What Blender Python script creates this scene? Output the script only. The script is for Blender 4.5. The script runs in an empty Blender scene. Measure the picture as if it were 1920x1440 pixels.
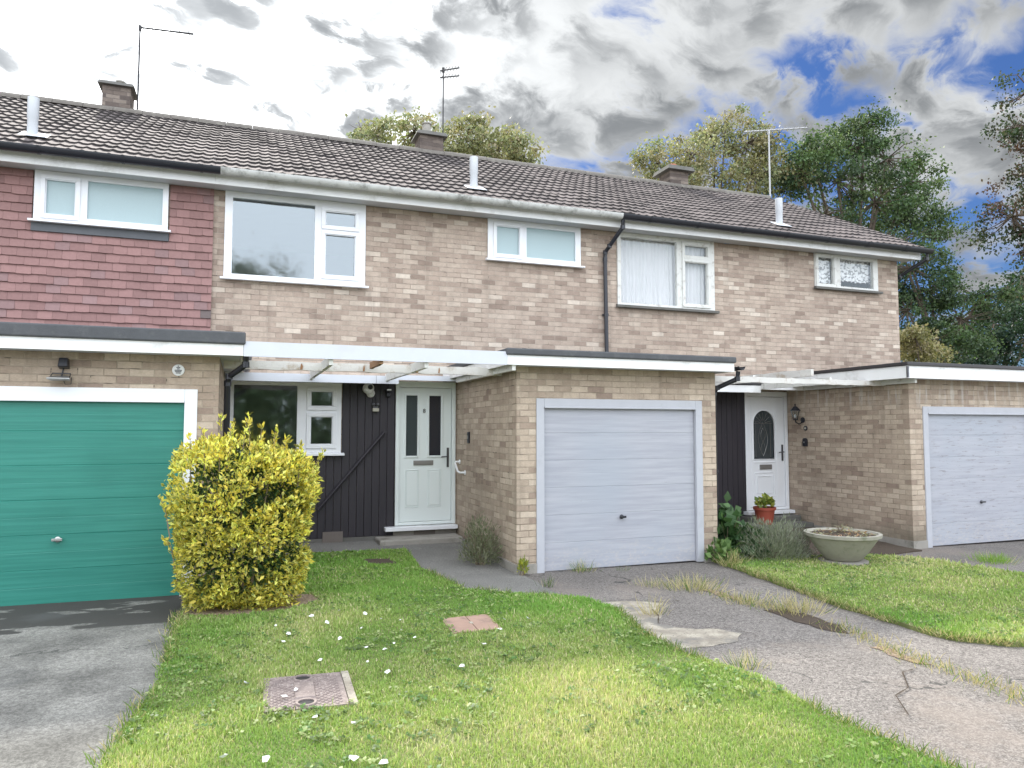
import bpy, bmesh, math, random
import numpy as np
from mathutils import Vector
R=math.radians
random.seed(7); rng=np.random.default_rng(11)
sc=bpy.context.scene; COL=sc.collection

# ---------------------------------------------------------------- camera
cam=bpy.data.cameras.new('camera'); co=bpy.data.objects.new('camera',cam); COL.objects.link(co)
co.location=(0,0,1.70); co.rotation_euler=(R(90+3.542),0,R(-20.309))
cam.sensor_fit='HORIZONTAL'; cam.sensor_width=36; cam.lens=36*1367.06/1920
cam.clip_start=.05; cam.clip_end=2000; sc.camera=co

# ---------------------------------------------------------------- light
SUN_AZ,SUN_EL=-9.0,43.0
SD=Vector((math.sin(R(SUN_AZ))*math.cos(R(SUN_EL)),math.cos(R(SUN_AZ))*math.cos(R(SUN_EL)),math.sin(R(SUN_EL))))
sl=bpy.data.lights.new('sun','SUN'); sl.energy=4.2; sl.angle=R(2.5); sl.color=(1,.95,.86)
so=bpy.data.objects.new('sun',sl); COL.objects.link(so); so.rotation_euler=SD.to_track_quat('Z','Y').to_euler(); so.location=(0,30,30)
sc.view_settings.view_transform='Standard'; sc.view_settings.look='None'
sc.view_settings.exposure=0.28; sc.view_settings.gamma=1

class NT:
    """small node-tree writer"""
    def __init__(s,tree): s.t=tree; s.n=tree.nodes; s.l=tree.links
    def new(s,typ,**kw):
        nd=s.n.new(typ)
        for k,v in kw.items(): setattr(nd,k,v)
        return nd
    def put(s,sock,v):
        if v is None: return
        if isinstance(v,bpy.types.NodeSocket): s.l.new(v,sock)
        else:
            if hasattr(sock,'default_value'):
                try: sock.default_value=v
                except Exception:
                    sock.default_value=(v[0],v[1],v[2],1) if hasattr(v,'__len__') else (v,)*3
    def math(s,op,a,b=None,c=None,clamp=False):
        nd=s.new('ShaderNodeMath',operation=op,use_clamp=clamp); s.put(nd.inputs[0],a); s.put(nd.inputs[1],b); s.put(nd.inputs[2],c); return nd.outputs[0]
    def vmath(s,op,a,b=None):
        nd=s.new('ShaderNodeVectorMath',operation=op); s.put(nd.inputs[0],a)
        if b is not None: s.put(nd.inputs[3] if op=='SCALE' else nd.inputs[1],b)
        return nd.outputs['Value'] if op in('DOT_PRODUCT','LENGTH') else nd.outputs[0]
    def mix(s,f,a,b,mode='MIX'):
        nd=s.new('ShaderNodeMix',data_type='RGBA',blend_type=mode); s.put(nd.inputs['Factor'],f)
        ia=[i for i in nd.inputs if i.type=='RGBA']; s.put(ia[0],c4(a)); s.put(ia[1],c4(b))
        return [o for o in nd.outputs if o.type=='RGBA'][0]
    def step(s,v,a,b,lo=0.,hi=1.):
        nd=s.new('ShaderNodeMapRange',interpolation_type='SMOOTHSTEP'); s.put(nd.inputs[0],v); s.put(nd.inputs[1],a); s.put(nd.inputs[2],b); s.put(nd.inputs[3],lo); s.put(nd.inputs[4],hi); return nd.outputs[0]
    def noise(s,vec,scale,detail=4,rough=.5,dist=0.):
        nd=s.new('ShaderNodeTexNoise'); s.put(nd.inputs['Vector'],vec); nd.inputs['Scale'].default_value=scale
        nd.inputs['Detail'].default_value=detail; nd.inputs['Roughness'].default_value=rough; nd.inputs['Distortion'].default_value=dist
        return nd.outputs[0]
    def ramp(s,f,stops,interp='LINEAR'):
        nd=s.new('ShaderNodeValToRGB'); s.put(nd.inputs[0],f); cr=nd.color_ramp; cr.interpolation=interp
        while len(cr.elements)<len(stops): cr.elements.new(.5)
        for e,(p,c) in zip(cr.elements,stops): e.position=p; e.color=c4(c)
        return nd.outputs[0]
    def comb(s,x,y,z):
        nd=s.new('ShaderNodeCombineXYZ'); s.put(nd.inputs[0],x); s.put(nd.inputs[1],y); s.put(nd.inputs[2],z); return nd.outputs[0]
    def sep(s,v):
        nd=s.new('ShaderNodeSeparateXYZ'); s.put(nd.inputs[0],v); return nd.outputs
    def bump(s,h,strength,dist):
        nd=s.new('ShaderNodeBump'); s.put(nd.inputs['Height'],h); nd.inputs['Strength'].default_value=strength; nd.inputs['Distance'].default_value=dist; return nd.outputs[0]
def c4(c):
    if isinstance(c,bpy.types.NodeSocket): return c
    return (c[0],c[1],c[2],1) if hasattr(c,'__len__') else (c,c,c,1)

# ---------------------------------------------------------------- sky
SKX,SKY_=18.2,9.9
w=bpy.data.worlds.new('World'); sc.world=w; w.use_nodes=True; N=NT(w.node_tree); w.node_tree.nodes.clear()
sky=N.new('ShaderNodeTexSky',sky_type='NISHITA'); sky.sun_disc=False; sky.sun_elevation=R(SUN_EL); sky.sun_rotation=R(SUN_AZ)
sky.air_density=1.3; sky.dust_density=.6; sky.ozone_density=3.0
tc=N.new('ShaderNodeTexCoord').outputs['Generated']; X,Y,Z=N.sep(tc)
zc=N.math('ADD',N.math('MAXIMUM',Z,0.0),.30)
pl=N.comb(N.math('DIVIDE',X,zc),N.math('DIVIDE',Y,zc),0.0)
wr=N.noise(pl,3.2,4); wr2=N.noise(N.vmath('ADD',pl,(5,2,0)),3.2,4)
plw=N.vmath('ADD',pl,N.vmath('SCALE',N.comb(N.math('SUBTRACT',wr,.5),N.math('SUBTRACT',wr2,.5),0.0),.22))
sx_,sy_,_=N.sep(plw)
# streets of cloud run away to the right
u_=N.math('ADD',N.math('MULTIPLY',sx_,.90),N.math('MULTIPLY',sy_,.43)); v_=N.math('SUBTRACT',N.math('MULTIPLY',sy_,.90),N.math('MULTIPLY',sx_,.43))
q=N.comb(N.math('MULTIPLY',u_,.80),v_,0.0)
n1=N.noise(N.vmath('ADD',q,(SKX,SKY_,0)),2.6,8,.56)
n2=N.noise(N.vmath('ADD',q,(8.3,4.1,2.0)),11.0,10,.62)
n3=N.noise(N.vmath('ADD',q,(1.3+SKX,9.1,5.0)),2.3,4,.5)
vo=N.new('ShaderNodeTexVoronoi',feature='SMOOTH_F1'); N.put(vo.inputs['Vector'],N.vmath('ADD',q,N.vmath('SCALE',N.comb(n2,N.noise(q,9.,8,.62),0.0),.20))); vo.inputs['Scale'].default_value=13.0; vo.inputs['Smoothness'].default_value=.6
puff=N.math('SUBTRACT',1.0,N.math('MULTIPLY',vo.outputs['Distance'],1.0))
blue=N.math('SUBTRACT',N.math('MULTIPLY',N.math('SUBTRACT',X,.33),2.2),N.math('MULTIPLY',N.math('SUBTRACT',Z,.37),3.5))
blue=N.step(blue,-.15,1.0,0.0,1.0)
dens=N.math('ADD',N.math('ADD',N.math('MULTIPLY',n1,.60),N.math('MULTIPLY',n2,.28)),N.math('MULTIPLY',N.math('SUBTRACT',puff,.55),.22))
thr=N.math('ADD',.22,N.math('MULTIPLY',blue,.182))
cl=N.new('ShaderNodeMapRange',interpolation_type='SMOOTHSTEP'); N.put(cl.inputs[0],dens); N.put(cl.inputs[1],thr); N.put(cl.inputs[2],N.math('ADD',thr,.12)); cl=cl.outputs[0]
glow=N.vmath('DOT_PRODUCT',tc,tuple(Vector((-.165,.885,.430)).normalized()))
glow=N.math('MAXIMUM',glow,0.0); gw=N.math('POWER',glow,26.0); gw2=N.math('POWER',glow,4.0)
sd=N.math('ADD',N.math('ADD',N.math('MULTIPLY',n2,.42),N.math('MULTIPLY',n3,.36)),N.math('MULTIPLY',N.math('SUBTRACT',puff,.25),.36))
shade=N.step(sd,.30,.68)
cg=N.mix(shade,(.76,.78,.79),(.245,.26,.275))
thin=N.math('SUBTRACT',1.0,N.step(sd,.42,.58))
cb=N.math('ADD',N.math('ADD',.82,N.math('MULTIPLY',gw2,.30)),N.math('MULTIPLY',gw,N.math('ADD',.75,N.math('MULTIPLY',thin,5.0))))
cg=N.vmath('SCALE',cg,cb)
back=N.step(Y,.25,-.45); top=N.step(Z,.62,.9)
bt=N.math('MAXIMUM',back,N.math('MULTIPLY',top,.75))
cg=N.mix(bt,cg,(2.42,2.58,2.80))
BG=.12
cgS=N.vmath('SCALE',cg,1/BG)
skc=N.mix(.0,sky.outputs[0],(0,0,0)); skc=N.vmath('MULTIPLY',sky.outputs[0],(.27,.39,.66))
cover=N.math('MAXIMUM',cl,N.math('MULTIPLY',bt,.9))
full=N.mix(cover,skc,cgS)
bg=N.new('ShaderNodeBackground'); N.put(bg.inputs[0],full); bg.inputs[1].default_value=BG
wo=N.new('ShaderNodeOutputWorld'); N.l.new(bg.outputs[0],wo.inputs[0])

# ---------------------------------------------------------------- materials
MATS={}
def newmat(name):
    m=bpy.data.materials.new(name); m.use_nodes=True; m.node_tree.nodes.clear(); MATS[name]=m; return m,NT(m.node_tree)
def outp(N,sh):
    o=N.new('ShaderNodeOutputMaterial'); N.l.new(sh,o.inputs[0])
def pbsdf(N,col,rough=.5,normal=None,metal=0.,spec=.5,trans=0.):
    b=N.new('ShaderNodeBsdfPrincipled'); N.put(b.inputs['Base Color'],c4(col)); N.put(b.inputs['Roughness'],rough)
    N.put(b.inputs['Metallic'],metal); N.put(b.inputs['Specular IOR Level'],spec)
    if normal is not None: N.put(b.inputs['Normal'],normal)
    return b.outputs[0]
def pos(N): return N.new('ShaderNodeNewGeometry').outputs['Position']

def simple(name,col,rough=.5,metal=0.,var=.12,scale=6.,bumps=0.,bscale=60,dirt=None,dirtamt=.5,dirtscale=3.):
    m,N=newmat(name); p=pos(N)
    n=N.noise(p,scale,5,.6); f=N.math('ADD',1-var,N.math('MULTIPLY',n,2*var))
    c=N.vmath('SCALE',c4(col)[:3],f)
    if dirt is not None:
        d=N.step(N.noise(N.vmath('ADD',p,(7,3,1)),dirtscale,8,.68),.5,.72); c=N.mix(N.math('MULTIPLY',d,dirtamt),c,dirt)
    nm=N.bump(N.noise(p,bscale,4,.6),1.0,bumps) if bumps else None
    outp(N,pbsdf(N,c,rough,nm,metal)); return m

def brick(name,stops,mortar,seed=0.,streak=False):
    m,N=newmat(name); p=pos(N); x,y,z=N.sep(p)
    wob=N.noise(p,3.0,2); wz=N.math('ADD',z,N.math('MULTIPLY',N.math('SUBTRACT',wob,.5),.010))
    wf=N.noise(p,22.0,2); wz=N.math('ADD',wz,N.math('MULTIPLY',N.math('SUBTRACT',wf,.5),.005))
    uv=N.comb(N.math('ADD',N.math('ADD',x,y),100.03+seed+0.0),N.math('ADD',wz,10.0),0.0)
    b=N.new('ShaderNodeTexBrick'); b.offset=.5; b.offset_frequency=2; N.put(b.inputs['Vector'],uv)
    b.inputs['Color1'].default_value=(0,0,0,1); b.inputs['Color2'].default_value=(1,1,1,1); b.inputs['Mortar'].default_value=(.5,.5,.5,1)
    b.inputs['Scale'].default_value=1; b.inputs['Mortar Size'].default_value=.0048; b.inputs['Mortar Smooth'].default_value=.25
    b.inputs['Brick Width'].default_value=.225; b.inputs['Row Height'].default_value=.075; b.inputs['Bias'].default_value=0
    col=N.ramp(b.outputs['Color'],stops)
    sp=N.noise(N.vmath('MULTIPLY',p,(1,1,2.2)),38.,5,.7); col=N.vmath('SCALE',col,N.math('ADD',.70,N.math('MULTIPLY',sp,.60)))
    sp2=N.noise(p,9.,3,.6); col=N.vmath('SCALE',col,N.math('ADD',.76,N.math('MULTIPLY',sp2,.48)))
    # broad weathering
    big=N.noise(N.vmath('MULTIPLY',p,(1.,1.,.7)),.9,6,.62); col=N.vmath('SCALE',col,N.math('ADD',.80,N.math('MULTIPLY',big,.40)))
    run=N.noise(N.comb(N.math('MULTIPLY',N.math('ADD',x,y),5.),0.0,N.math('MULTIPLY',z,.55)),1.3,6,.65); col=N.vmath('SCALE',col,N.math('ADD',1.05,N.math('MULTIPLY',N.step(run,.5,.72),-.22)))
    mn=N.noise(p,5.,4); mc=N.mix(N.step(mn,.46,.70),mortar,(mortar[0]*.6,mortar[1]*.58,mortar[2]*.56))
    mc=N.mix(N.step(N.noise(N.vmath('MULTIPLY',p,(.6,.6,2.5)),9.,3),.60,.70),mc,tuple(v*.35 for v in mortar))
    col=N.mix(b.outputs['Fac'],col,mc)
    col=N.vmath("MULTIPLY",col,(1.0,.962,.94))
    # splash line of damp and green near the ground
    damp=N.math('MULTIPLY',N.step(z,.42,.02),N.step(N.noise(p,3.,5,.65),.36,.62)); col=N.mix(N.math('MULTIPLY',damp,.6),col,(.12,.115,.085))
    if streak:
        sn=N.noise(N.comb(N.math('MULTIPLY',N.math('ADD',x,y),6.),0.0,N.math('MULTIPLY',z,.8)),1.6,5,.6)
        ms=N.math('MULTIPLY',N.step(sn,.50,.66),N.step(z,1.95,2.3)); col=N.mix(N.math('MULTIPLY',ms,.6),col,(.62,.60,.56))
    h=N.math('SUBTRACT',N.math('MULTIPLY',sp,.35),b.outputs['Fac'])
    outp(N,pbsdf(N,col,.9,N.bump(h,.9,.009),spec=.25)); return m
brick('brick_upper',[(0,(.26,.205,.17)),(.10,(.32,.257,.215)),(.28,(.375,.305,.255)),(.55,(.41,.34,.285)),(.85,(.44,.37,.31)),(.95,(.49,.425,.36)),(1,(.58,.52,.45))],(.45,.39,.33))
brick('brick_garage',[(0,(.28,.22,.18)),(.10,(.34,.275,.22)),(.35,(.39,.325,.26)),(.6,(.425,.355,.285)),(.88,(.45,.38,.305)),(1,(.51,.44,.36))],(.40,.345,.275),seed=1.37)
brick('brick_streaked',[(0,(.28,.22,.18)),(.10,(.34,.275,.22)),(.35,(.39,.325,.26)),(.6,(.425,.355,.285)),(.88,(.45,.38,.305)),(1,(.51,.44,.36))],(.40,.345,.275),seed=2.61,streak=True)
brick('brick_chimney',[(0,(.09,.075,.07)),(.5,(.15,.125,.11)),(1,(.22,.19,.165))],(.16,.14,.13),seed=.4)

simple('upvc',(.80,.81,.84),.28,var=.02)
simple('door_white',(.74,.79,.78),.3,var=.02,scale=2)
simple('fascia_white',(.80,.80,.80),.4,var=.05,dirt=(.36,.35,.31),dirtamt=.5,dirtscale=2.5)
simple('board_white',(.58,.60,.655),.5,var=.05,dirt=(.48,.46,.44),dirtamt=.3)
simple('soffit_grey',(.50,.50,.51),.6,var=.05,dirt=(.3,.3,.29),dirtamt=.4,dirtscale=2.)
simple('ridge_tile',(.15,.135,.12),.9,var=.3,scale=9,bumps=.004,dirt=(.26,.25,.21),dirtamt=.6,dirtscale=10)
simple('peeling_white',(.63,.61,.58),.6,var=.1,dirt=(.36,.28,.20),dirtamt=.9,dirtscale=7.,bumps=.004,bscale=40)
simple('rot',(.30,.16,.08),.9,var=.4,scale=30,bumps=.004)
simple('old_paint_wood',(.68,.68,.65),.55,var=.1,dirt=(.35,.32,.28),dirtamt=.8,dirtscale=9.)
simple('grey_gutter',(.55,.55,.53),.5,var=.2,dirt=(.16,.16,.14),dirtamt=.85,dirtscale=4.)
simple('black_plastic',(.018,.019,.026),.32,var=.1)
simple('felt',(.075,.078,.085),.75,var=.25,scale=12,bumps=.003,bscale=120,dirt=(.14,.145,.145),dirtamt=.4,dirtscale=8)
simple('felt_trim',(.035,.032,.034),.5,var=.2)
simple('lead',(.085,.09,.10),.6,var=.25)
simple('concrete',(.30,.28,.25),.9,var=.22,scale=5,bumps=.004,dirt=(.10,.095,.07),dirtamt=.75,dirtscale=4)
simple('dark_concrete',(.13,.125,.115),.9,var=.3,scale=6,bumps=.004,dirt=(.05,.06,.04),dirtamt=.6,dirtscale=5)
simple('planter_stone',(.33,.31,.26),.9,var=.2,scale=8,bumps=.003,dirt=(.12,.14,.08),dirtamt=.8,dirtscale=4)
simple('terracotta',(.34,.075,.045),.5,var=.1)
simple('soil',(.07,.05,.035),.95,var=.5,scale=30,bumps=.02,bscale=50)
simple('steel',(.45,.45,.44),.35,metal=.9)
simple('handle_steel',(.12,.12,.13),.35,metal=.8)
simple('white_plastic',(.8,.8,.8),.35,var=.02)
simple('aerial_metal',(.035,.034,.036),.5,metal=.2)
simple('aerial_grey',(.42,.42,.43),.45,metal=.6)
simple('bark',(.11,.085,.065),.9,var=.35,scale=14,bumps=.01,bscale=30)
simple('twig',(.20,.16,.11),.9,var=.3)
simple('plaster',(.45,.44,.42),.9)
simple('clay_pot',(.42,.16,.10),.8,var=.2)
simple('slab_brown',(.36,.235,.18),.85,var=.25,scale=7,bumps=.003,dirt=(.16,.12,.10),dirtamt=.7,dirtscale=6)
simple('vent_brown',(.16,.135,.12),.7,var=.2)
simple('beige_plastic',(.45,.43,.36),.5)
simple('flue_white',(.55,.57,.60),.5,var=.06)
simple('timber_raw',(.30,.17,.09),.8,var=.3,scale=20)
simple('number_dark',(.05,.05,.05),.4)
simple('letter_steel',(.26,.25,.24),.38,metal=.5,var=.1)

def iron():
    m,N=newmat('cast_iron'); p=pos(N)
    n=N.noise(p,14.,6,.65); c=N.mix(N.step(n,.35,.7),(.19,.15,.14),(.30,.245,.225)); c=N.mix(N.step(N.noise(p,60.,3),.55,.75),c,(.42,.36,.33))
    outp(N,pbsdf(N,c,.7,N.bump(N.noise(p,150.,3),.6,.002),.15))
iron()
def garage_green():
    m,N=newmat('green_paint'); p=pos(N); q=N.vmath('MULTIPLY',p,(.35,1,14)); n=N.noise(q,3.,6,.6)
    c=N.mix(N.step(n,.3,.75),(.022,.185,.145),(.038,.24,.19))
    s=N.noise(N.vmath('MULTIPLY',p,(1.2,1,45)),2.2,6,.7); c=N.mix(N.math('MULTIPLY',N.step(s,.66,.76),.5),c,(.20,.47,.40))
    c=N.mix(N.math('MULTIPLY',N.step(N.noise(p,1.1,4),.45,.75),.35),c,(.012,.13,.10))
    outp(N,pbsdf(N,c,.42,N.bump(N.noise(N.vmath('MULTIPLY',p,(4,1,60)),5.,5,.7),.5,.0022)))
garage_green()
def lilac(name,amt):
    m,N=newmat(name); p=pos(N); q=N.vmath('MULTIPLY',p,(.5,1,9)); n=N.noise(q,3.,6,.6)
    c=N.mix(N.step(n,.3,.72),(.335,.34,.385),(.41,.415,.455))
    c=N.mix(N.math('MULTIPLY',N.step(N.noise(N.vmath('ADD',p,(4,2,2)),.9,3),.40,.7),.5),c,(.335,.37,.425))
    s=N.noise(N.vmath('MULTIPLY',p,(1.6,1,16)),3.1,7,.75); c=N.mix(N.step(s,.70-amt,.735-amt),c,(.25,.24,.25))
    s2=N.noise(N.vmath('MULTIPLY',p,(5,1,11)),4.,5,.7); z=N.sep(p)[2]
    low=N.math('MULTIPLY',N.step(z,.45,.05),N.step(s2,.48,.66)); c=N.mix(N.math('MULTIPLY',low,.6),c,(.50,.46,.42))
    outp(N,pbsdf(N,c,.5,N.bump(N.noise(N.vmath('MULTIPLY',p,(3,1,60)),4.,5,.7),.45,.002)))
lilac('lilac_paint',.035); lilac('lilac_paint_worn',.125)
simple('lilac_frame',(.44,.447,.485),.5,var=.08,dirt=(.36,.36,.38),dirtamt=.4,dirtscale=6)
def cladding():
    m,N=newmat('black_stain'); p=pos(N); n=N.noise(N.vmath('MULTIPLY',p,(14,1,1.2)),2.,6,.6)
    c=N.mix(n,(.012,.011,.017),(.035,.028,.036)); s=N.noise(N.vmath('MULTIPLY',p,(5,1,1.3)),4.2,6,.7)
    c=N.mix(N.step(s,.705,.74),c,(.22,.20,.19))
    outp(N,pbsdf(N,c,.55,N.bump(n,.4,.003)))
cladding()
def tilehang():
    m,N=newmat('hung_tile'); p=pos(N); a=N.new('ShaderNodeAttribute',attribute_name='Col').outputs['Color']
    n=N.noise(p,26.,5,.65); c=N.vmath('SCALE',a,N.math('ADD',.82,N.math('MULTIPLY',n,.36)))
    outp(N,pbsdf(N,c,.8,N.bump(n,.4,.002),spec=.3))
tilehang()
def rooftile():
    m,N=newmat('roof_tile'); p=pos(N); a=N.new('ShaderNodeAttribute',attribute_name='Col').outputs['Color']
    n=N.noise(p,9.,6,.7); c=N.vmath('SCALE',a,N.math('ADD',.65,N.math('MULTIPLY',n,.7)))
    g=N.step(N.noise(p,24.,5,.7),.58,.72); c=N.mix(N.math('MULTIPLY',g,.55),c,(.27,.255,.23))
    big=N.noise(p,.7,4); c=N.vmath('SCALE',c,N.math('ADD',.75,N.math('MULTIPLY',big,.5)))
    outp(N,pbsdf(N,c,.85,N.bump(n,.5,.004),spec=.3))
rooftile()
def glass(name,refl,tint=(.92,.95,.95),interior=1.):
    m,N=newmat(name); fr=N.new('ShaderNodeLayerWeight'); fr.inputs[0].default_value=.5
    f=N.math('ADD',refl,N.math('ADD',.03,N.math('MULTIPLY',N.math('POWER',fr.outputs['Facing'],4.0),.9)),clamp=True)
    g=N.new('ShaderNodeBsdfGlossy'); g.inputs['Color'].default_value=(.86,.95,1,1); g.inputs['Roughness'].default_value=.045
    p=pos(N); N.put(g.inputs['Normal'],N.bump(N.noise(p,1.3,2),.25,.01))
    t=N.new('ShaderNodeBsdfTransparent'); t.inputs[0].default_value=c4(tint)
    x=N.new('ShaderNodeMixShader'); N.put(x.inputs[0],f); N.l.new(t.outputs[0],x.inputs[1]); N.l.new(g.outputs[0],x.inputs[2]); outp(N,x.outputs[0])
glass('glass',.19,(.85,.9,.92)); glass('glass_old',.04,(.95,.95,.95)); glass('glass_low',.14)
def frosted(name,col,rough):
    m,N=newmat(name); p=pos(N); n=N.noise(p,90.,2)
    outp(N,pbsdf(N,N.vmath('SCALE',col,N.math('ADD',.93,N.math('MULTIPLY',n,.14))),rough,N.bump(n,.3,.001),spec=.6))
frosted('frosted',(.36,.47,.49),.3); frosted('door_glass',(.045,.055,.06),.12); frosted('door_glass_dark',(.02,.022,.03),.12)
def curtain():
    m,N=newmat('net_curtain'); p=pos(N)
    d=N.new('ShaderNodeBsdfDiffuse'); d.inputs[0].default_value=(.92,.92,.93,1); t=N.new('ShaderNodeBsdfTranslucent'); t.inputs[0].default_value=(.8,.8,.8,1)
    x=N.new('ShaderNodeMixShader'); x.inputs[0].default_value=.3; N.l.new(d.outputs[0],x.inputs[1]); N.l.new(t.outputs[0],x.inputs[2]); outp(N,x.outputs[0])
    m,N=newmat('lace'); p=pos(N); v=N.new('ShaderNodeTexVoronoi'); N.put(v.inputs['Vector'],p); v.inputs['Scale'].default_value=22
    k=N.math('MULTIPLY',N.step(v.outputs['Distance'],.30,.5),N.step(N.noise(N.vmath('MULTIPLY',p,(1,1,2)),11.,2),.45,.55))
    d=N.new('ShaderNodeBsdfDiffuse'); N.put(d.inputs[0],(.9,.9,.9,1)); t=N.new('ShaderNodeBsdfTransparent')
    x=N.new('ShaderNodeMixShader'); N.put(x.inputs[0],N.math('ADD',.97,N.math('MULTIPLY',k,-.62),clamp=True)); N.l.new(t.outputs[0],x.inputs[1]); N.l.new(d.outputs[0],x.inputs[2])
    outp(N,x.outputs[0])
curtain()
def leafmat(name,trans=.35,rough=.5):
    m,N=newmat(name); a=N.new('ShaderNodeAttribute',attribute_name='Col').outputs['Color']
    b=N.new('ShaderNodeBsdfPrincipled'); N.put(b.inputs['Base Color'],a); b.inputs['Roughness'].default_value=rough; b.inputs['Specular IOR Level'].default_value=.35
    t=N.new('ShaderNodeBsdfTranslucent'); N.put(t.inputs[0],N.vmath('MULTIPLY',a,(1.25,1.3,.8)))
    x=N.new('ShaderNodeMixShader'); x.inputs[0].default_value=trans; N.l.new(b.outputs[0],x.inputs[1]); N.l.new(t.outputs[0],x.inputs[2]); outp(N,x.outputs[0])
leafmat('leaf'); leafmat('leaf_bright',.40,.45); leafmat('grass_blade',.42,.6)
def asphalt():
    m,N=newmat('asphalt'); p=pos(N); f=N.noise(p,95.,3,.8); g=N.noise(p,34.,4,.75); b=N.noise(p,1.1,6,.6)
    fg=N.math('ADD',N.math('MULTIPLY',f,.6),N.math('MULTIPLY',g,.4))
    c=N.mix(N.step(fg,.40,.62),(.078,.068,.061),(.31,.28,.255)); c=N.vmath('SCALE',c,N.math('ADD',.62,N.math('MULTIPLY',b,.76)))
    c=N.mix(N.math('MULTIPLY',N.step(N.noise(p,75.,2),.66,.72),.8),c,(.45,.42,.39))
    c=N.mix(N.math('MULTIPLY',N.step(N.noise(N.vmath('ADD',p,(5,5,0)),.8,5,.7),.50,.68),.5),c,(.27,.225,.19))
    v=N.new('ShaderNodeTexVoronoi',feature='DISTANCE_TO_EDGE'); N.put(v.inputs['Vector'],N.vmath('ADD',p,N.vmath('SCALE',N.comb(N.noise(p,2.1,4),N.noise(N.vmath('ADD',p,(9,1,0)),2.1,4),0.0),.9))); v.inputs['Scale'].default_value=.42
    cr=N.math('MULTIPLY',N.step(v.outputs['Distance'],.006,.001),N.step(N.noise(p,1.3,2),.45,.55)); c=N.mix(N.math('MULTIPLY',cr,.8),c,(.03,.03,.028))
    y=N.sep(p)[1]; other_tone=N.step(y,6.75,7.15); c=N.mix(N.math('MULTIPLY',other_tone,.45),c,N.vmath('SCALE',c,.62))  # tarmac turns darker towards the houses
    outp(N,pbsdf(N,c,.9,N.bump(N.math('ADD',f,N.math('MULTIPLY',g,.6)),.9,.006)))
    m,N=newmat('driveway_grey'); p=pos(N); x,y,z=N.sep(p); f=N.math('ADD',N.math('MULTIPLY',N.noise(p,90.,3,.8),.55),N.math('MULTIPLY',N.noise(p,28.,4,.75),.45)); b=N.noise(p,1.6,7,.6)
    c=N.mix(N.step(f,.40,.62),(.145,.138,.125),(.33,.318,.29)); c=N.vmath('SCALE',c,N.math('ADD',.45,N.math('MULTIPLY',N.step(b,.3,.7),.62)))
    sm=N.math('MULTIPLY',N.step(y,7.02,7.06),1.0); st=N.noise(N.vmath('MULTIPLY',p,(1.,2.3,1)),1.5,5,.55)
    c=N.mix(N.math('MULTIPLY',sm,N.step(st,.62,.58)),c,(.052,.048,.044))
    c=N.mix(N.math('MULTIPLY',N.step(N.noise(N.vmath('ADD',p,(2,8,0)),1.0,4,.5),.60,.72),.45),c,(.10,.10,.10))
    cr=N.step(N.math('ABSOLUTE',N.math('SUBTRACT',N.math('ADD',y,N.math('MULTIPLY',N.noise(p,2.2,6,.7),.5)),6.62)),.012,.003)
    c=N.mix(N.math('MULTIPLY',cr,N.math('MULTIPLY',N.step(N.noise(p,3.,2),.42,.5),.8)),c,(.05,.05,.045))
    outp(N,pbsdf(N,c,.88,N.bump(f,.8,.005)))
    m,N=newmat('path_dark'); p=pos(N); f=N.noise(p,80.,4,.8); b=N.noise(p,2.,5)
    c=N.mix(N.step(f,.35,.7),(.10,.097,.09),(.27,.26,.24)); c=N.vmath('SCALE',c,N.math('ADD',.7,N.math('MULTIPLY',b,.6)))
    outp(N,pbsdf(N,c,.9,N.bump(f,.8,.005)))
    m,N=newmat('bare_concrete'); p=pos(N); f=N.noise(p,45.,5,.7); b=N.noise(p,6.,5)
    c=N.mix(N.step(b,.35,.7),(.27,.235,.19),(.47,.42,.34)); c=N.mix(N.step(f,.54,.66),c,(.15,.135,.115)); c=N.mix(N.step(N.noise(p,2.2,6,.7),.48,.62),c,(.20,.185,.165)); outp(N,pbsdf(N,c,.95,N.bump(f,1.,.006)))
asphalt()
def earth():
    m,N=newmat('lawn_base'); p=pos(N); n=N.noise(p,12.,5,.6)
    c=N.mix(n,(.09,.12,.035),(.22,.22,.09)); outp(N,pbsdf(N,c,.95,N.bump(n,.6,.01)))
    m,N=newmat('litter'); p=pos(N); n=N.noise(p,40.,5,.75); c=N.ramp(n,[(.3,(.10,.07,.045)),(.5,(.26,.19,.13)),(.68,(.48,.38,.28))]); outp(N,pbsdf(N,c,.95,N.bump(n,1.,.02)))
    m,N=newmat('earth'); p=pos(N); n=N.noise(p,.8,6,.6); c=N.mix(n,(.08,.085,.05),(.20,.19,.15)); outp(N,pbsdf(N,c,.95))
earth()
M=MATS

# ---------------------------------------------------------------- mesh writers
def gz(x,y):
    xx=min(max(x,-7.),15.); return .03-.009*xx+.03*max(0.,min(y,11)-8.1)
gzv=np.vectorize(gz)

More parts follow.
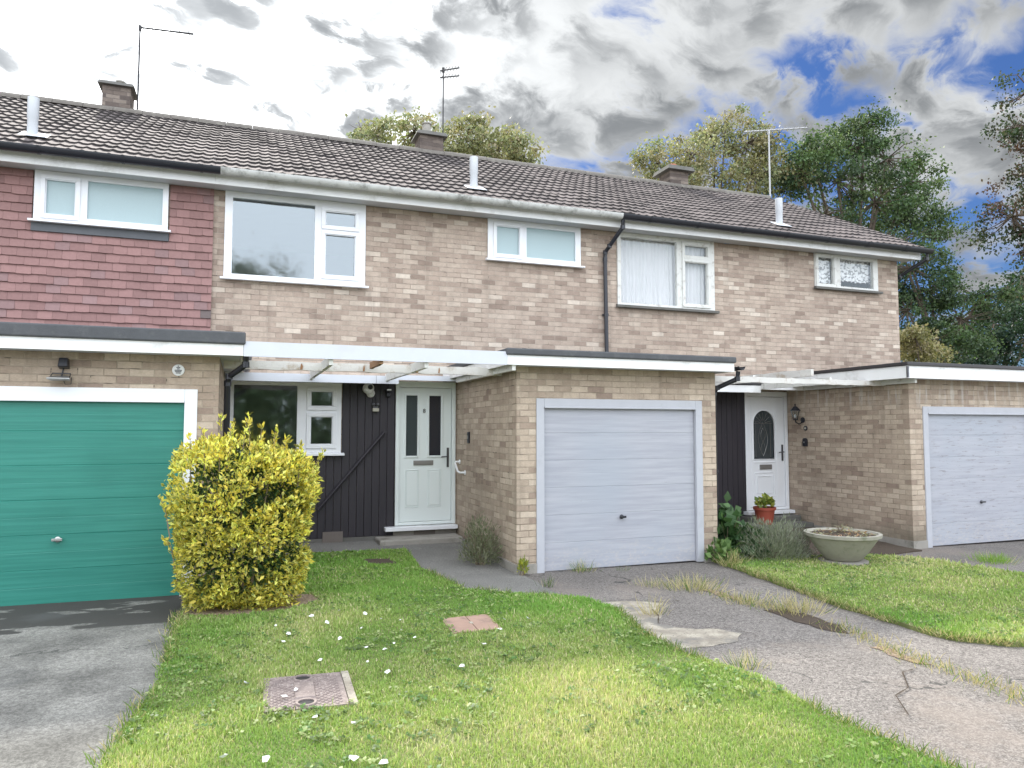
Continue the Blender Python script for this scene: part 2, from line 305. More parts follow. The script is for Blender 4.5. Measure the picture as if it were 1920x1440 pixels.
class MB:
    def __init__(s): s.v=[]; s.f=[]; s.c=[]
    def add(s,vs,fs,col=None):
        o=len(s.v); s.v+= [tuple(v) for v in vs]; s.f+=[tuple(i+o for i in f) for f in fs]
        if col is not None: s.c+=[col]*len(fs)
        return s
    def box(s,x0,x1,y0,y1,z0,z1,col=None):
        return s.add([(x0,y0,z0),(x1,y0,z0),(x1,y1,z0),(x0,y1,z0),(x0,y0,z1),(x1,y0,z1),(x1,y1,z1),(x0,y1,z1)],
            [(0,3,2,1),(4,5,6,7),(0,1,5,4),(1,2,6,5),(2,3,7,6),(3,0,4,7)],col)
    def quad(s,a,b,c,d,col=None): return s.add([a,b,c,d],[(0,1,2,3)],col)
    def tube(s,pts,r,n=10,caps=True):
        pts=[Vector(p) for p in pts]; rs=r if hasattr(r,'__len__') else [r]*len(pts); o=len(s.v); up=Vector((0,0,1))
        pa=None
        for i,p in enumerate(pts):
            d=(pts[min(i+1,len(pts)-1)]-pts[max(i-1,0)]).normalized()
            if pa is None: a=d.cross(up if abs(d.z)<.9 else Vector((1,0,0))).normalized()
            else:
                a=pa-d*pa.dot(d); a=a.normalized()
            pa=a; b=d.cross(a)
            for k in range(n):
                t=2*math.pi*k/n; s.v.append(tuple(p+(a*math.cos(t)+b*math.sin(t))*rs[i]))
        for i in range(len(pts)-1):
            for k in range(n):
                k2=(k+1)%n; s.f.append((o+i*n+k,o+i*n+k2,o+(i+1)*n+k2,o+(i+1)*n+k))
        if caps: s.f.append(tuple(o+k for k in range(n))[::-1]); s.f.append(tuple(o+(len(pts)-1)*n+k for k in range(n)))
        return s
    def lathe(s,prof,c,n=32,axis='z'):
        o=len(s.v)
        for (r,h) in prof:
            for k in range(n):
                t=2*math.pi*k/n; a,b=r*math.cos(t),r*math.sin(t)
                if axis=='z': s.v.append((c[0]+a,c[1]+b,c[2]+h))
                elif axis=='y': s.v.append((c[0]+a,c[1]+h,c[2]+b))
                else: s.v.append((c[0]+h,c[1]+a,c[2]+b))
        for i in range(len(prof)-1):
            for k in range(n):
                k2=(k+1)%n; s.f.append((o+i*n+k,o+i*n+k2,o+(i+1)*n+k2,o+(i+1)*n+k))
        s.f.append(tuple(o+k for k in range(n))[::-1]); s.f.append(tuple(o+(len(prof)-1)*n+k for k in range(n)))
        return s
    def extr_x(s,prof,x0,x1):
        """prof: closed list of (y,z), extruded along x"""
        o=len(s.v); n=len(prof)
        for x in (x0,x1):
            for (y,z) in prof: s.v.append((x,y,z))
        for k in range(n): s.f.append((o+k,o+(k+1)%n,o+n+(k+1)%n,o+n+k))
        s.f.append(tuple(o+k for k in range(n))[::-1]); s.f.append(tuple(o+n+k for k in range(n))); return s
    def extr_y(s,prof,y0,y1):
        o=len(s.v); n=len(prof)
        for y in (y0,y1):
            for (x,z) in prof: s.v.append((x,y,z))
        for k in range(n): s.f.append((o+k,o+(k+1)%n,o+n+(k+1)%n,o+n+k))
        s.f.append(tuple(o+k for k in range(n))[::-1]); s.f.append(tuple(o+n+k for k in range(n))); return s
    def build(s,name,mat,parent=None,smooth=False,bevel=0.,fix=True):
        org=ORG.get(parent.name,Vector((0,0,0))) if parent else Vector((0,0,0))
        me=bpy.data.meshes.new(name); me.from_pydata([(v[0]-org.x,v[1]-org.y,v[2]-org.z) for v in s.v],[],s.f)
        if s.c:
            at=me.attributes.new('Col','FLOAT_COLOR','CORNER'); arr=[]
            for f,c in zip(s.f,s.c): arr+=list(c4(c))*len(f)
            at.data.foreach_set('color',arr)
        if fix and not s.c:
            bm=bmesh.new(); bm.from_mesh(me); bmesh.ops.recalc_face_normals(bm,faces=bm.faces); bm.to_mesh(me); bm.free()
        me.materials.append(MATS[mat]); ob=bpy.data.objects.new(name,me); COL.objects.link(ob)
        if parent: ob.parent=parent; ORG[ob.name]=org
        if smooth:
            me.polygons.foreach_set('use_smooth',[True]*len(me.polygons))
            try: me.set_sharp_from_angle(angle=R(40))
            except Exception: pass
        if bevel:
            b=ob.modifiers.new('bevel','BEVEL'); b.width=bevel; b.segments=2; b.limit_method='ANGLE'; b.angle_limit=R(40)
        return ob
ORG={}
def tag(o,label=None,cat=None,group=None,kind=None):
    if label: o['label']=label
    if cat: o['category']=cat
    if group: o['group']=group
    if kind: o['kind']=kind
    return o
def thing(name,loc,label,cat,group=None):
    o=bpy.data.objects.new(name,None); COL.objects.link(o); o.location=loc; o.empty_display_size=.2
    ORG[o.name]=Vector(loc); return tag(o,label,cat,group)
def sub(o,label): o['label']=label; return o

def npmesh(name,mat,v,f,col=None,parent=None,smooth=False):
    """v (n,3), f (m,k) numpy; col (n,3) per vertex"""
    org=ORG.get(parent.name,Vector((0,0,0))) if parent else Vector((0,0,0))
    me=bpy.data.meshes.new(name); n,m,k=len(v),len(f),f.shape[1]
    me.vertices.add(n); me.vertices.foreach_set('co',(v-np.array(org)).astype(np.float32).ravel())
    me.loops.add(m*k); me.loops.foreach_set('vertex_index',f.astype(np.int32).ravel())
    me.polygons.add(m); me.polygons.foreach_set('loop_start',np.arange(0,m*k,k,dtype=np.int32)); me.polygons.foreach_set('loop_total',np.full(m,k,dtype=np.int32))
    me.update(calc_edges=True)
    if smooth: me.polygons.foreach_set('use_smooth',np.ones(m,dtype=bool))
    if col is not None:
        at=me.attributes.new('Col','FLOAT_COLOR','POINT'); at.data.foreach_set('color',np.concatenate([col,np.ones((n,1))],1).astype(np.float32).ravel())
    me.materials.append(MATS[mat]); ob=bpy.data.objects.new(name,me); COL.objects.link(ob)
    if parent: ob.parent=parent; ORG[ob.name]=org
    return ob
def unit(a): return a/np.maximum(np.linalg.norm(a,axis=-1,keepdims=True),1e-9)
def scatter(name,mat,tv,tf,P,D,Nn,S,C,parent=None):
    """place template (tv,tf) at P with long axis D, face normal Nn, size S (n,) and vertex colours C (n,k,3)"""
    D=unit(D); Sd=unit(np.cross(D,Nn)); Nn=np.cross(Sd,D)
    v=P[:,None,:]+S[:,None,None]*(tv[None,:,0:1]*Sd[:,None,:]+tv[None,:,1:2]*D[:,None,:]+tv[None,:,2:3]*Nn[:,None,:])
    k=len(tv); f=tf[None]+ (np.arange(len(P))*k)[:,None,None]
    return npmesh(name,mat,v.reshape(-1,3),f.reshape(-1,tf.shape[1]),C.reshape(-1,3),parent)
def fnoise(x,y,s,seed=0):
    r=np.random.default_rng(seed); o=np.zeros_like(x)
    for i in range(9):
        a=r.uniform(0,2*math.pi); k=s*r.uniform(.5,2.2); o+=np.sin((x*math.cos(a)+y*math.sin(a))*k+r.uniform(0,6.3)+1.3*np.sin(x*k*.4+i))
    return o/9*1.6
LEAF_V=np.array([(0,0,0),(-.22,.45,.05),(.22,.45,.05),(0,1,-.05)],float); LEAF_F=np.array([(0,2,1),(1,2,3)])
LEAF6_V=np.array([(0,0,0),(0,.5,-.03),(-.24,.42,.08),(.24,.42,.08),(0,1,-.08)],float); LEAF6_F=np.array([(0,1,2),(0,3,1),(2,1,4),(1,3,4)])

# ---------------------------------------------------------------- ground
def inpoly(px,py,poly):
    c=np.zeros(len(px),bool); n=len(poly)
    for i in range(n):
        x0,y0=poly[i]; x1,y1=poly[(i+1)%n]
        t=((y0>py)!=(y1>py))&(px<(x1-x0)*(py-y0)/((y1-y0)+1e-12)+x0); c^=t
    return c
def ragged(poly,amp,seg=.18,seed=1):
    r=random.Random(seed); out=[]
    for i in range(len(poly)):
        a,b=Vector(poly[i]),Vector(poly[(i+1)%len(poly)]); L=(b-a).length; n=max(1,int(L/seg)) if L<6 else 1; nn=Vector((-(b-a).y,(b-a).x)).normalized() if L else Vector((0,0))
        for k in range(n):
            p=a.lerp(b,k/n); j=r.uniform(-amp,amp) if k else r.uniform(-amp,amp)*.4; out.append((p.x+nn.x*j,p.y+nn.y*j))
    return out
def sheet(name,mat,poly,dz,thick=0.,parent=None,label=None,cat=None,kind='structure'):
    bm=bmesh.new(); vs=[bm.verts.new((x,y,0)) for x,y in poly]; f=bm.faces.new(vs); f.normal_update()
    if f.normal.z<0: f.normal_flip()
    bmesh.ops.triangulate(bm,faces=bm.faces[:])
    for ax in (0,1):
        lo=math.floor(min(p[ax] for p in poly)); hi=math.ceil(max(p[ax] for p in poly))
        for k in range(lo,hi+1):
            kk=k+(.1 if ax==1 else 0)
            bmesh.ops.bisect_plane(bm,geom=bm.verts[:]+bm.edges[:]+bm.faces[:],plane_co=(kk if ax==0 else 0,kk if ax==1 else 0,0),plane_no=(1,0,0) if ax==0 else (0,1,0))
    for v in bm.verts: v.co.z=gz(v.co.x,v.co.y)+dz
    if thick:
        r=bmesh.ops.extrude_face_region(bm,geom=bm.faces[:]); 
        for v in [g for g in r['geom'] if isinstance(g,bmesh.types.BMVert)]: v.co.z-=0
        new=set(g for g in r['geom'] if isinstance(g,bmesh.types.BMVert))
        for v in bm.verts:
            if v not in new: v.co.z-=thick
        bmesh.ops.recalc_face_normals(bm,faces=bm.faces)
    me=bpy.data.meshes.new(name); bm.to_mesh(me); bm.free(); me.materials.append(MATS[mat])
    ob=bpy.data.objects.new(name,me); COL.objects.link(ob)
    if parent: ob.parent=parent
    elif kind: ob['kind']=kind
    return tag(ob,label,cat)
g=MB(); g.quad((-400,-400,-.2),(400,-400,-.2),(400,400,-.2),(-400,400,-.2)); tag(g.build('ground','earth'),kind='structure')
LAWN1=[(-.38,9.35),(-.42,8.15),(-.46,7.2),(-.49,6.9),(-.47,5.9),(-.51,5.0),(-.60,4.2),(-.72,3.0),(-.8,-2.),(3.4,-2.),(3.32,2.8),(3.25,3.5),(3.33,4.2),(3.13,4.8),(3.13,5.4),(3.32,6.2),(3.22,6.62),(2.62,7.03),(2.2,7.45),(2.02,8.6),(2.10,9.75),(.9,9.84)]
LAWN2=[(5.78,8.05),(5.72,7.5),(5.57,6.4),(5.46,5.7),(5.42,4.8),(5.47,4.4),(5.75,4.15),(6.5,4.05),(8.9,4.1),(8.78,6.1),(8.45,7.35),(8.05,7.75),(6.9,7.95)]
sheet('driveway','asphalt',[(2.0,-6),(12.9,-6),(12.9,10.9),(2.0,10.9)],0)
sheet('driveway','driveway_grey',[(-7,-6),(-.35,-6),(-.35,8.3),(-7,8.3)],0)
sheet('path','path_dark',[(-.42,8.3),(-.34,8.2),(1.99,8.2),(1.99,10.9),(-.42,10.9)],.0)
sheet('path','path_dark',ragged([(-.4,9.8),(.9,9.85),(2.1,9.78),(2.06,8.6),(2.25,7.5),(2.62,7.05),(3.1,6.98),(3.1,8.15),(3.04,8.3),(3.04,10.7),(-.4,10.7)],.02,.2,4),.006)
lawn_a=sheet('lawn','lawn_base',ragged(LAWN1,.03,.15,2),.030,.05)
lawn_b=sheet('lawn','lawn_base',ragged(LAWN2,.035,.15,3),.035,.06)
# broken edge of the tarmac showing the concrete below
sheet('bare_patch','bare_concrete',ragged([(3.12,6.55),(3.42,6.50),(3.66,6.48),(3.92,6.28),(3.74,6.12),(3.62,5.84),(3.44,5.62),(3.62,5.42),(3.86,5.34),(3.96,5.16),(3.78,4.98),(3.5,4.93),(3.1,4.95),(3.1,5.6)],.02,.08,5),.004)
crack=MB()
for pts in ([(3.08,6.60),(3.30,6.54),(3.5,6.52),(3.7,6.50),(3.82,6.38),(3.97,6.30),(4.12,6.33)],[(3.66,6.1),(3.6,5.88),(3.45,5.64),(3.60,5.45),(3.80,5.38),(3.95,5.32),(3.98,5.16),(4.06,5.08)],[(3.75,3.35),(3.95,3.62),(4.15,3.70),(4.38,3.95),(4.5,3.97)]):
    for a,b in zip(pts[:-1],pts[1:]):
        for k in range(3):
            p=Vector(a).lerp(Vector(b),k/3); q=Vector(a).lerp(Vector(b),(k+1.05)/3); d=(q-p); nn=Vector((-d.y,d.x)).normalized()*random.uniform(.002,.006)
            crack.quad((p.x-nn.x,p.y-nn.y,gz(*p)+.012),(q.x-nn.x,q.y-nn.y,gz(*q)+.012),(q.x+nn.x,q.y+nn.y,gz(*q)+.012),(p.x+nn.x,p.y+nn.y,gz(*p)+.012))
tag(crack.build('tarmac_crack','soil'),kind='structure')
sheet('flower_bed','soil',ragged([(5.90,8.0),(6.9,7.9),(8.1,7.72),(9.2,7.9),(9.25,10.65),(5.92,10.65)],.03,.2,6),.02,.04)
sheet('bare_soil','litter',ragged([(-.5,7.0),(0.0,6.88),(.5,6.95),(.82,7.25),(.75,7.6),(.3,7.9),(-.45,7.9)],.05,.12,7),.034)
sheet('worn_patch','soil',ragged([(1.42,9.3),(1.78,9.25),(1.82,8.85),(1.45,8.9)],.04,.1,8),.034)
for k_,(P_,sd_) in enumerate([([(4.62,6.75),(4.75,6.7),(4.80,6.2),(4.64,6.25)],9),([(4.66,5.75),(4.90,5.75),(4.95,5.1),(4.80,4.85),(4.68,5.2)],10),([(4.66,4.5),(4.76,4.5),(4.74,4.0),(4.65,4.1)],11)]):
    sheet('soil_strip','litter' if k_!=1 else 'soil',ragged(P_,.04,.10,sd_),.005)

# ---------------------------------------------------------------- walls with openings
def wall_front(mb,x0,x1,z0,z1,y,holes,depth=.12):
    xs=sorted({x0,x1}|{h[0] for h in holes}|{h[1] for h in holes}); zs=sorted({z0,z1}|{h[2] for h in holes}|{h[3] for h in holes})
    for a,b in zip(xs[:-1],xs[1:]):
        for c,d in zip(zs[:-1],zs[1:]):
            mx,mz=(a+b)/2,(c+d)/2
            if any(h[0]<mx<h[1] and h[2]<mz<h[3] for h in holes) or mx<x0 or mx>x1 or mz<z0 or mz>z1: continue
            mb.quad((a,y,c),(b,y,c),(b,y,d),(a,y,d)); mb.quad((a,y+depth,c),(a,y+depth,d),(b,y+depth,d),(b,y+depth,c))
    for (a,b,c,d) in holes:
        for q in (((a,y,c),(a,y+depth,c),(a,y+depth,d),(a,y,d)),((b,y,c),(b,y,d),(b,y+depth,d),(b,y+depth,c)),((a,y,c),(b,y,c),(b,y+depth,c),(a,y+depth,c)),((a,y,d),(a,y+depth,d),(b,y+depth,d),(b,y,d))): mb.quad(*q)

def window(house,x0,x1,z0,z1,y,panes,fmat='upvc',glassmats='glass',sill=True,fw=.055,label=None,sillmat=None,sillh=.035,depth=.07):
    """panes: (xa,xb,za,zb,opening) visible glass rectangles as fractions"""
    W,H=x1-x0,z1-z0; f=MB(); rects=[]
    for (a,b,c,d,op) in panes: rects.append((x0+a*W,x0+b*W,z0+c*H,z0+d*H,op))
    holes=[(r[0],r[1],r[2],r[3]) for r in rects]
    xs=sorted({x0,x1}|{h[0] for h in holes}|{h[1] for h in holes}); zs=sorted({z0,z1}|{h[2] for h in holes}|{h[3] for h in holes})
    for a,b in zip(xs[:-1],xs[1:]):
        for c,d in zip(zs[:-1],zs[1:]):
            mx,mz=(a+b)/2,(c+d)/2
            if any(h[0]<mx<h[1] and h[2]<mz<h[3] for h in holes): continue
            f.quad((a,y,c),(b,y,c),(b,y,d),(a,y,d))
    for (a,b,c,d) in holes+[(x0,x1,z0,z1)]:
        for q in (((a,y,c),(a,y+depth,c),(a,y+depth,d),(a,y,d)),((b,y,c),(b,y,d),(b,y+depth,d),(b,y+depth,c)),((a,y,c),(b,y,c),(b,y+depth,c),(a,y+depth,c)),((a,y,d),(a,y+depth,d),(b,y+depth,d),(b,y,d))): f.quad(*q)
    fr=f.build('window',fmat,house,fix=False)
    if label: fr['label']=label
    gm=glassmats if isinstance(glassmats,list) else [glassmats]*len(rects)
    for (a,b,c,d,op),g_ in zip(rects,gm):
        if op:
            m=MB(); t=.052; u=.004
            for (p,q,r,s_) in ((a-t,b+t,d,d+t),(a-t,b+t,c-t,c),(a-t,a,c,d),(b,b+t,c,d)): m.box(p,q,y-.022,y+.02,r,s_)
            # glazing bead sits inside the sash
            for (p,q,r,s_) in ((a,b,d-.012,d),(a,b,c,c+.012),(a,a+.012,c+.012,d-.012),(b-.012,b,c+.012,d-.012)): m.box(p,q,y-.008,y+.03,r,s_)
            m.build('casement',fmat,fr,bevel=.004)
        k=MB(); k.quad((a-.005,y+.03,c-.005),(b+.005,y+.03,c-.005),(b+.005,y+.03,d+.005),(a-.005,y+.03,d+.005)); k.build('pane',g_,fr)
    if sill:
        s=MB(); s.extr_x([(y-.075,z0-sillh),(y-.075,z0-.008),(y-.005,z0+.004),(y-.005,z0-sillh)],x0-.045,x1+.045); s.build('sill',sillmat or fmat,fr,bevel=.003)
    return fr

YM=10.7
FT=5.0   # wall top under soffit
# window geometry in metres: x0,x1,z0,z1
W0=(-2.54,-.99,4.36,5.0); W1=(-.28,1.65,3.79,5.0); W2=(3.55,5.15,4.36,5.0); W3=(5.83,7.75,3.77,5.0); W4=(9.99,11.53,4.36,5.0)
LOWB=(-.17,1.335,1.36,2.36)
def curtains():
    pass

# ---------------------------------------------------------------- tiled roof
K=(7.50-5.17)/(14.7-10.28); Y0=10.27; Z0=5.165
def roofslope(house,x0,x1,xend=None,seed=0):
    rr=random.Random(seed); r2=np.random.default_rng(seed)
    rows=15; gauge=(14.7-Y0)/rows; per=.15; nx=int(round((x1-x0)/(per/6))); xs=np.linspace(x0,x1,nx+1)
    vs=[];fs=[];cs=[]; base=0
    for r in range(rows):
        ya,yb=Y0+r*gauge-.012,Y0+(r+1)*gauge+.02
        tile=np.floor((xs-x0)/.30+ (0 if r%2 else .5)).astype(int); jit=r2.normal(0,.0035,tile.max()+2)[tile]; tint=r2.uniform(.80,1.2,tile.max()+2)[tile]; warm=r2.uniform(0,1,tile.max()+2)[tile]
        ph=(xs/per)%1.; prof=.0075*np.cos(2*math.pi*ph)+ .003*np.cos(4*math.pi*ph)
        th=.031
        zt_a=Z0+K*(ya-Y0)+prof+th+jit; zt_b=Z0+K*(yb-Y0)+prof+.002
        if xend is not None:
            t=(ya-Y0)/(14.7-Y0); xe=xend(t)
            xx=np.minimum(xs,xe)
        else: xx=xs
        sag=.012*np.sin(xs*.9+seed)+.008*np.sin(xs*2.3)
        n=len(xs)
        v0=np.stack([xx,np.full(n,ya),zt_a-th-.016+sag],1); v1=np.stack([xx,np.full(n,ya-.004),zt_a+sag],1); v2=np.stack([xx,np.full(n,yb),zt_b+sag],1)
        vs+=[v0,v1,v2]; i=np.arange(n-1)
        vs.insert(len(vs)-1,v1+np.array([0,.010,.0]))
        for o,(a,b) in enumerate(((0,n),(n,2*n),(2*n,3*n))):
            fs.append(np.stack([base+a+i,base+a+i+1,base+b+i+1,base+b+i],1))
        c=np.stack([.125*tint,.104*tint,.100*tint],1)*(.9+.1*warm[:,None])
        edge=c*.14  # shadow lines between the tile rows, painted into the nose colour
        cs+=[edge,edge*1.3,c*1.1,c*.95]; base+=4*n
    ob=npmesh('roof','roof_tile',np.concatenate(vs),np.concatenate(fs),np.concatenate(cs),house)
    return ob
def ridge(house,roof,x0,x1):
    m=MB(); n=int((x1-x0)/.45); 
    for i in range(n):
        a=x0+(x1-x0)*i/n; b=x0+(x1-x0)*(i+1)/n-.006; dz=random.uniform(-.006,.006)
        prof=[(14.72+.15*math.cos(t),7.455+.125*math.sin(t)+dz) for t in [math.pi*k/8 for k in range(9)]]
        m.extr_x(prof,a,b)
    o=m.build('ridge_tiles','ridge_tile',roof); return o
def gutter(house,x0,x1,mat,y=10.345,z=5.150,r=.073):
    m=MB(); prof=[]
    for k in range(13): t=math.pi+math.pi*k/12; prof.append((y-.0+r*math.cos(t)-.0,z+r*1.15*math.sin(t)))
    for k in range(12,-1,-1): t=math.pi+math.pi*k/12; prof.append((y+(r-.006)*math.cos(t),z+(r*1.15-.006)*math.sin(t)))
    yy=y-.13; prof=[(p[0]-.135,p[1]) for p in prof]
    m.extr_x(prof,x0,x1); gt=m.build('gutter',mat,house,smooth=True)
    x=x0+.5
    while x<x1-.2:
        b=MB(); pr=[(yy+(r+.006)*math.cos(math.pi+math.pi*k/8)-.005,z+(r*1.15+.006)*math.sin(math.pi+math.pi*k/8)) for k in range(9)]
        b.extr_x(pr,x,x+.035 if (int(x*7)%3) else x+.11); b.build('gutter_bracket',mat,gt,smooth=True); x+=.92
    return gt
def eaves(house,x0,x1,mat='fascia_white'):
    m=MB(); m.box(x0,x1,10.345,10.372,4.975,5.15); m.build('fascia',mat,house)
    m=MB(); m.box(x0,x1,10.372,YM-.003,5.003,5.018); m.build('soffit','soffit_grey',house)
def chimney(house,x0,x1,y0,y1,ztop,potx,potc='brick_chimney',cap=.09,poth=.18,potr=.09,caph=.07):
    m=MB(); m.box(x0,x1,y0,y1,6.9,ztop-caph); c=m.build('chimney','brick_chimney',house)
    m=MB(); a=.03; m.add([(x0-cap,y0-cap,ztop-caph),(x1+cap,y0-cap,ztop-caph),(x1+cap,y1+cap,ztop-caph),(x0-cap,y1+cap,ztop-caph),(x0-cap+a,y0-cap+a,ztop),(x1+cap-a,y0-cap+a,ztop),(x1+cap-a,y1+cap-a,ztop),(x0-cap+a,y1+cap-a,ztop)],[(0,3,2,1),(4,5,6,7),(0,1,5,4),(1,2,6,5),(2,3,7,6),(3,0,4,7)])
    m.build('chimney_cap','dark_concrete',c)
    m=MB(); m.lathe([(potr*1.15,-.02),(potr*1.1,.03),(potr*.95,.05),(potr*.85,poth-.03),(potr*1.05,poth-.025),(potr*1.05,poth),(potr*.8,poth)],(potx,(y0+y1)/2,ztop),16); m.build('chimney_pot',potc,c,smooth=True)
    m=MB(); m.box(x0-.03,x1+.03,y0-.02,y0-.006,7.25,7.46); m.build('flashing','lead',c)
def flue(house,x,y=10.95,ztop=6.05):
    zb=Z0+K*(y-Y0); m=MB(); m.lathe([(.062,-.12),(.062,ztop-zb-.28),(.068,ztop-zb-.27),(.068,ztop-zb),(.05,ztop-zb)],(x,y,zb),18); f=m.build('vent_pipe','flue_white',house,smooth=True)
    m=MB()
    def P(a,b,h): return (x+a,y+b,Z0+K*(y+b-Y0)+h)
    m.add([P(-.14,-.13,.04),P(.19,-.13,.04),P(.19,.10,.04),P(-.14,.10,.04),P(-.12,-.11,.05),P(.17,-.11,.05),P(.17,.08,.05),P(-.12,.08,.05)],[(0,3,2,1),(4,5,6,7),(0,1,5,4),(1,2,6,5),(2,3,7,6),(3,0,4,7)])
    m.build('flashing','flue_white',f)

def house(x0,x1,label,front_holes,wallmat='brick_upper',zf=0.):
    h=thing('terraced_house',((x0+x1)/2,YM,0),label,'house','terraced houses in the row')
    m=MB(); wall_front(m,x0,x1,-.05,FT,YM,front_holes)
    m.quad((x0,18.7,-.05),(x0,18.7,FT),(x1,18.7,FT),(x1,18.7,-.05))
    for xx in (x0+.003,x1-.003):
        m.add([(xx,YM,-.05),(xx,18.7,-.05),(xx,18.7,FT),(xx,14.7,7.36),(xx,YM,FT)],[(0,1,2,3,4)])
    m.build('wall',wallmat,h,fix=False)
    m=MB()
    for zz in (2.62,5.04): m.quad((x0+.01,YM+.14,zz),(x1-.01,YM+.14,zz),(x1-.01,18.6,zz),(x0+.01,18.6,zz))
    m.quad((x0+.01,14.2,0.0),(x1-.01,14.2,0),(x1-.01,14.2,5.04),(x0+.01,14.2,5.04)); m.build('room','plaster',h,fix=False)
    m=MB(); e=.03; m.quad((x0,14.7,7.44),(x1,14.7,7.44),(x1,19.1,5.1),(x0,19.1,5.1)); m.build('rear_roof','concrete',h,fix=False)
    return h

# ================================================================ house A (red hung tiles)
XA,XB,XC,XD=-6.6,-.40,5.78,12.07
hA=house(XA,XB,'left terraced house clad upstairs in dull red hung tiles, with the green garage',[W0])
fa=window(hA,*W0,YM-.055,[(.08,.30,.12,.84,True),(.385,.955,.10,.88,False)],glassmats='frosted')
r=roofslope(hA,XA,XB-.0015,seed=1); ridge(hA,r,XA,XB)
eaves(hA,XA,XB-.002); gutter(hA,XA,-.335,'black_plastic'); chimney(hA,-2.50,-2.04,14.62,15.1,8.0,-2.24,potc='concrete',cap=.07,poth=.13,potr=.08,caph=.06); flue(hA,-2.66)
# hung tiles: every tile a wedge with a slightly kicked out lower edge
m=MB(); gau=.113; zb=2.64; row=0; rt=random.Random(5)
x_l,x_r=-4.6,-.425
while zb<4.99:
    off=.0825 if row%2 else 0; x=x_l-off
    run=0; rc=0
    while x<x_r:
        xa,xb=max(x,x_l)+.0012,min(x+.165,x_r)-.0012; x+=.165
        zt=min(zb+gau+.004,5.0); z_=zb+rt.uniform(-.004,.004)
        if xb-xa<.02: continue
        if xb>W0[0]-.02 and xa<W0[1]+.02 and zt>W0[2]-.15:
            if zb<W0[2]-.19: zt=W0[2]-.14
            elif xa<W0[0]-.02: xb=W0[0]-.02
            elif xb>W0[1]+.02: xa=W0[1]+.02
            else: continue
        if xb-xa<.02: continue
        k=rt.uniform(.85,1.12); c=(.29*k,.168*k,.158*k)
        if rt.random()<.02: c=(.15,.12,.115)
        if rt.random()<.12: c=(.27*k,.172*k,.168*k)
        yo=YM-.052+rt.uniform(-.004,.004); yi=YM-.030
        nseg=3; crown=rt.uniform(0,.006)
        for s_ in range(nseg):
            a,b=xa+(xb-xa)*s_/nseg,xa+(xb-xa)*(s_+1)/nseg
            za,zb_=z_-crown*math.sin(math.pi*s_/nseg),z_-crown*math.sin(math.pi*(s_+1)/nseg)
            m.add([(a,yo,za),(b,yo,zb_),(b,yi,zt),(a,yi,zt),(a,YM-.002,za),(b,YM-.002,zb_)],[(0,1,2,3),(0,4,5,1)]+([(0,3,4)] if s_==0 else [])+([(1,5,2)] if s_==nseg-1 else []),c)
    zb+=gau; row+=1
m.build('hung_tiles','hung_tile',hA,fix=False)
m=MB(); m.box(W0[0]-.02,W0[1]+.015,YM-.062,YM-.02,W0[2]-.145,W0[2]-.037); m.build('lead_apron','lead',hA)

# ================================================================ house B (white windows, middle)
DOORB=(2.125,3.04,.29,2.41); DOORC=(8.345,9.275,.27,2.37)
hB=house(XB,XC,'middle terraced house with white windows, black boarded porch wall and panelled white door',[W1,W2,LOWB,DOORB])
WP=[(.052,.625,.045,.93,False),(.70,.925,.70,.88,True),(.70,.925,.10,.60,True)]
window(hB,*W1,YM-.03,WP)
window(hB,*W2,YM-.03,[(.085,.33,.13,.84,True),(.405,.94,.11,.87,False)],glassmats='frosted')
window(hB,*LOWB,YM-.045,[(.04,.595,.05,.95,False),(.715,.92,.66,.88,True),(.715,.92,.12,.52,True)],glassmats='glass_low')
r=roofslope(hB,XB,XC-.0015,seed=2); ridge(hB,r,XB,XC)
eaves(hB,XB,XC-.002); gutter(hB,-.333,5.66,'grey_gutter')
chimney(hB,3.36,3.86,14.62,15.1,7.93,3.56,potc='concrete',cap=.08,poth=.27,potr=.10,caph=.08); flue(hB,3.40)
# black vertical boards
def boards(h,x0,x1,z0,z1,skip,y=YM,w=.108,name='boarding'):
    m=MB(); x=x0; rr=random.Random(9)
    while x<x1-.01:
        b=min(x+w,x1); a=x+.004; 
        spans=[(z0,z1)]
        for (p,q,r_,s_) in skip:
            if b>p and a<q:
                ns=[]
                for (u,v) in spans:
                    if r_>u: ns.append((u,min(r_,v)))
                    if s_<v: ns.append((s_,v))
                spans=ns
        d=y-.028-rr.uniform(0,.004)
        for (u,v) in spans:
            if v-u>.02: m.extr_y([(a,u),(b,u),(b,v),(a,v)],d,y-.004)
        x+=w
    m2=MB(); return m.build(name,'black_stain',h,bevel=.004)
boards(hB,-.38,2.118,.16,2.38,[(LOWB[0],LOWB[1]+.0,LOWB[2]-.04,LOWB[3]+.0)])
m=MB(); m.box(-.2,2.11,YM-.032,YM-.003,.02,.158); m.build('plinth','dark_concrete',hB)
m=MB(); m.box(2.10,3.045,YM-.06,YM-.002,.02,.268); m.build('plinth','concrete',hB)
m=MB(); 
for k in range(4): m.box(2.42,2.70,YM-.075,YM-.062,.15+k*.024,.168+k*.024)
m.box(2.40,2.72,YM-.068,YM-.061,.14,.25); m.build('air_vent','vent_brown',hB)
m=MB(); m.box(1.10,1.38,YM-.052,YM-.033,.10,.25)
for k in range(7): m.box(1.12+k*.036,1.138+k*.036,YM-.058,YM-.052,.12,.23)
m.build('air_vent','vent_brown',hB)

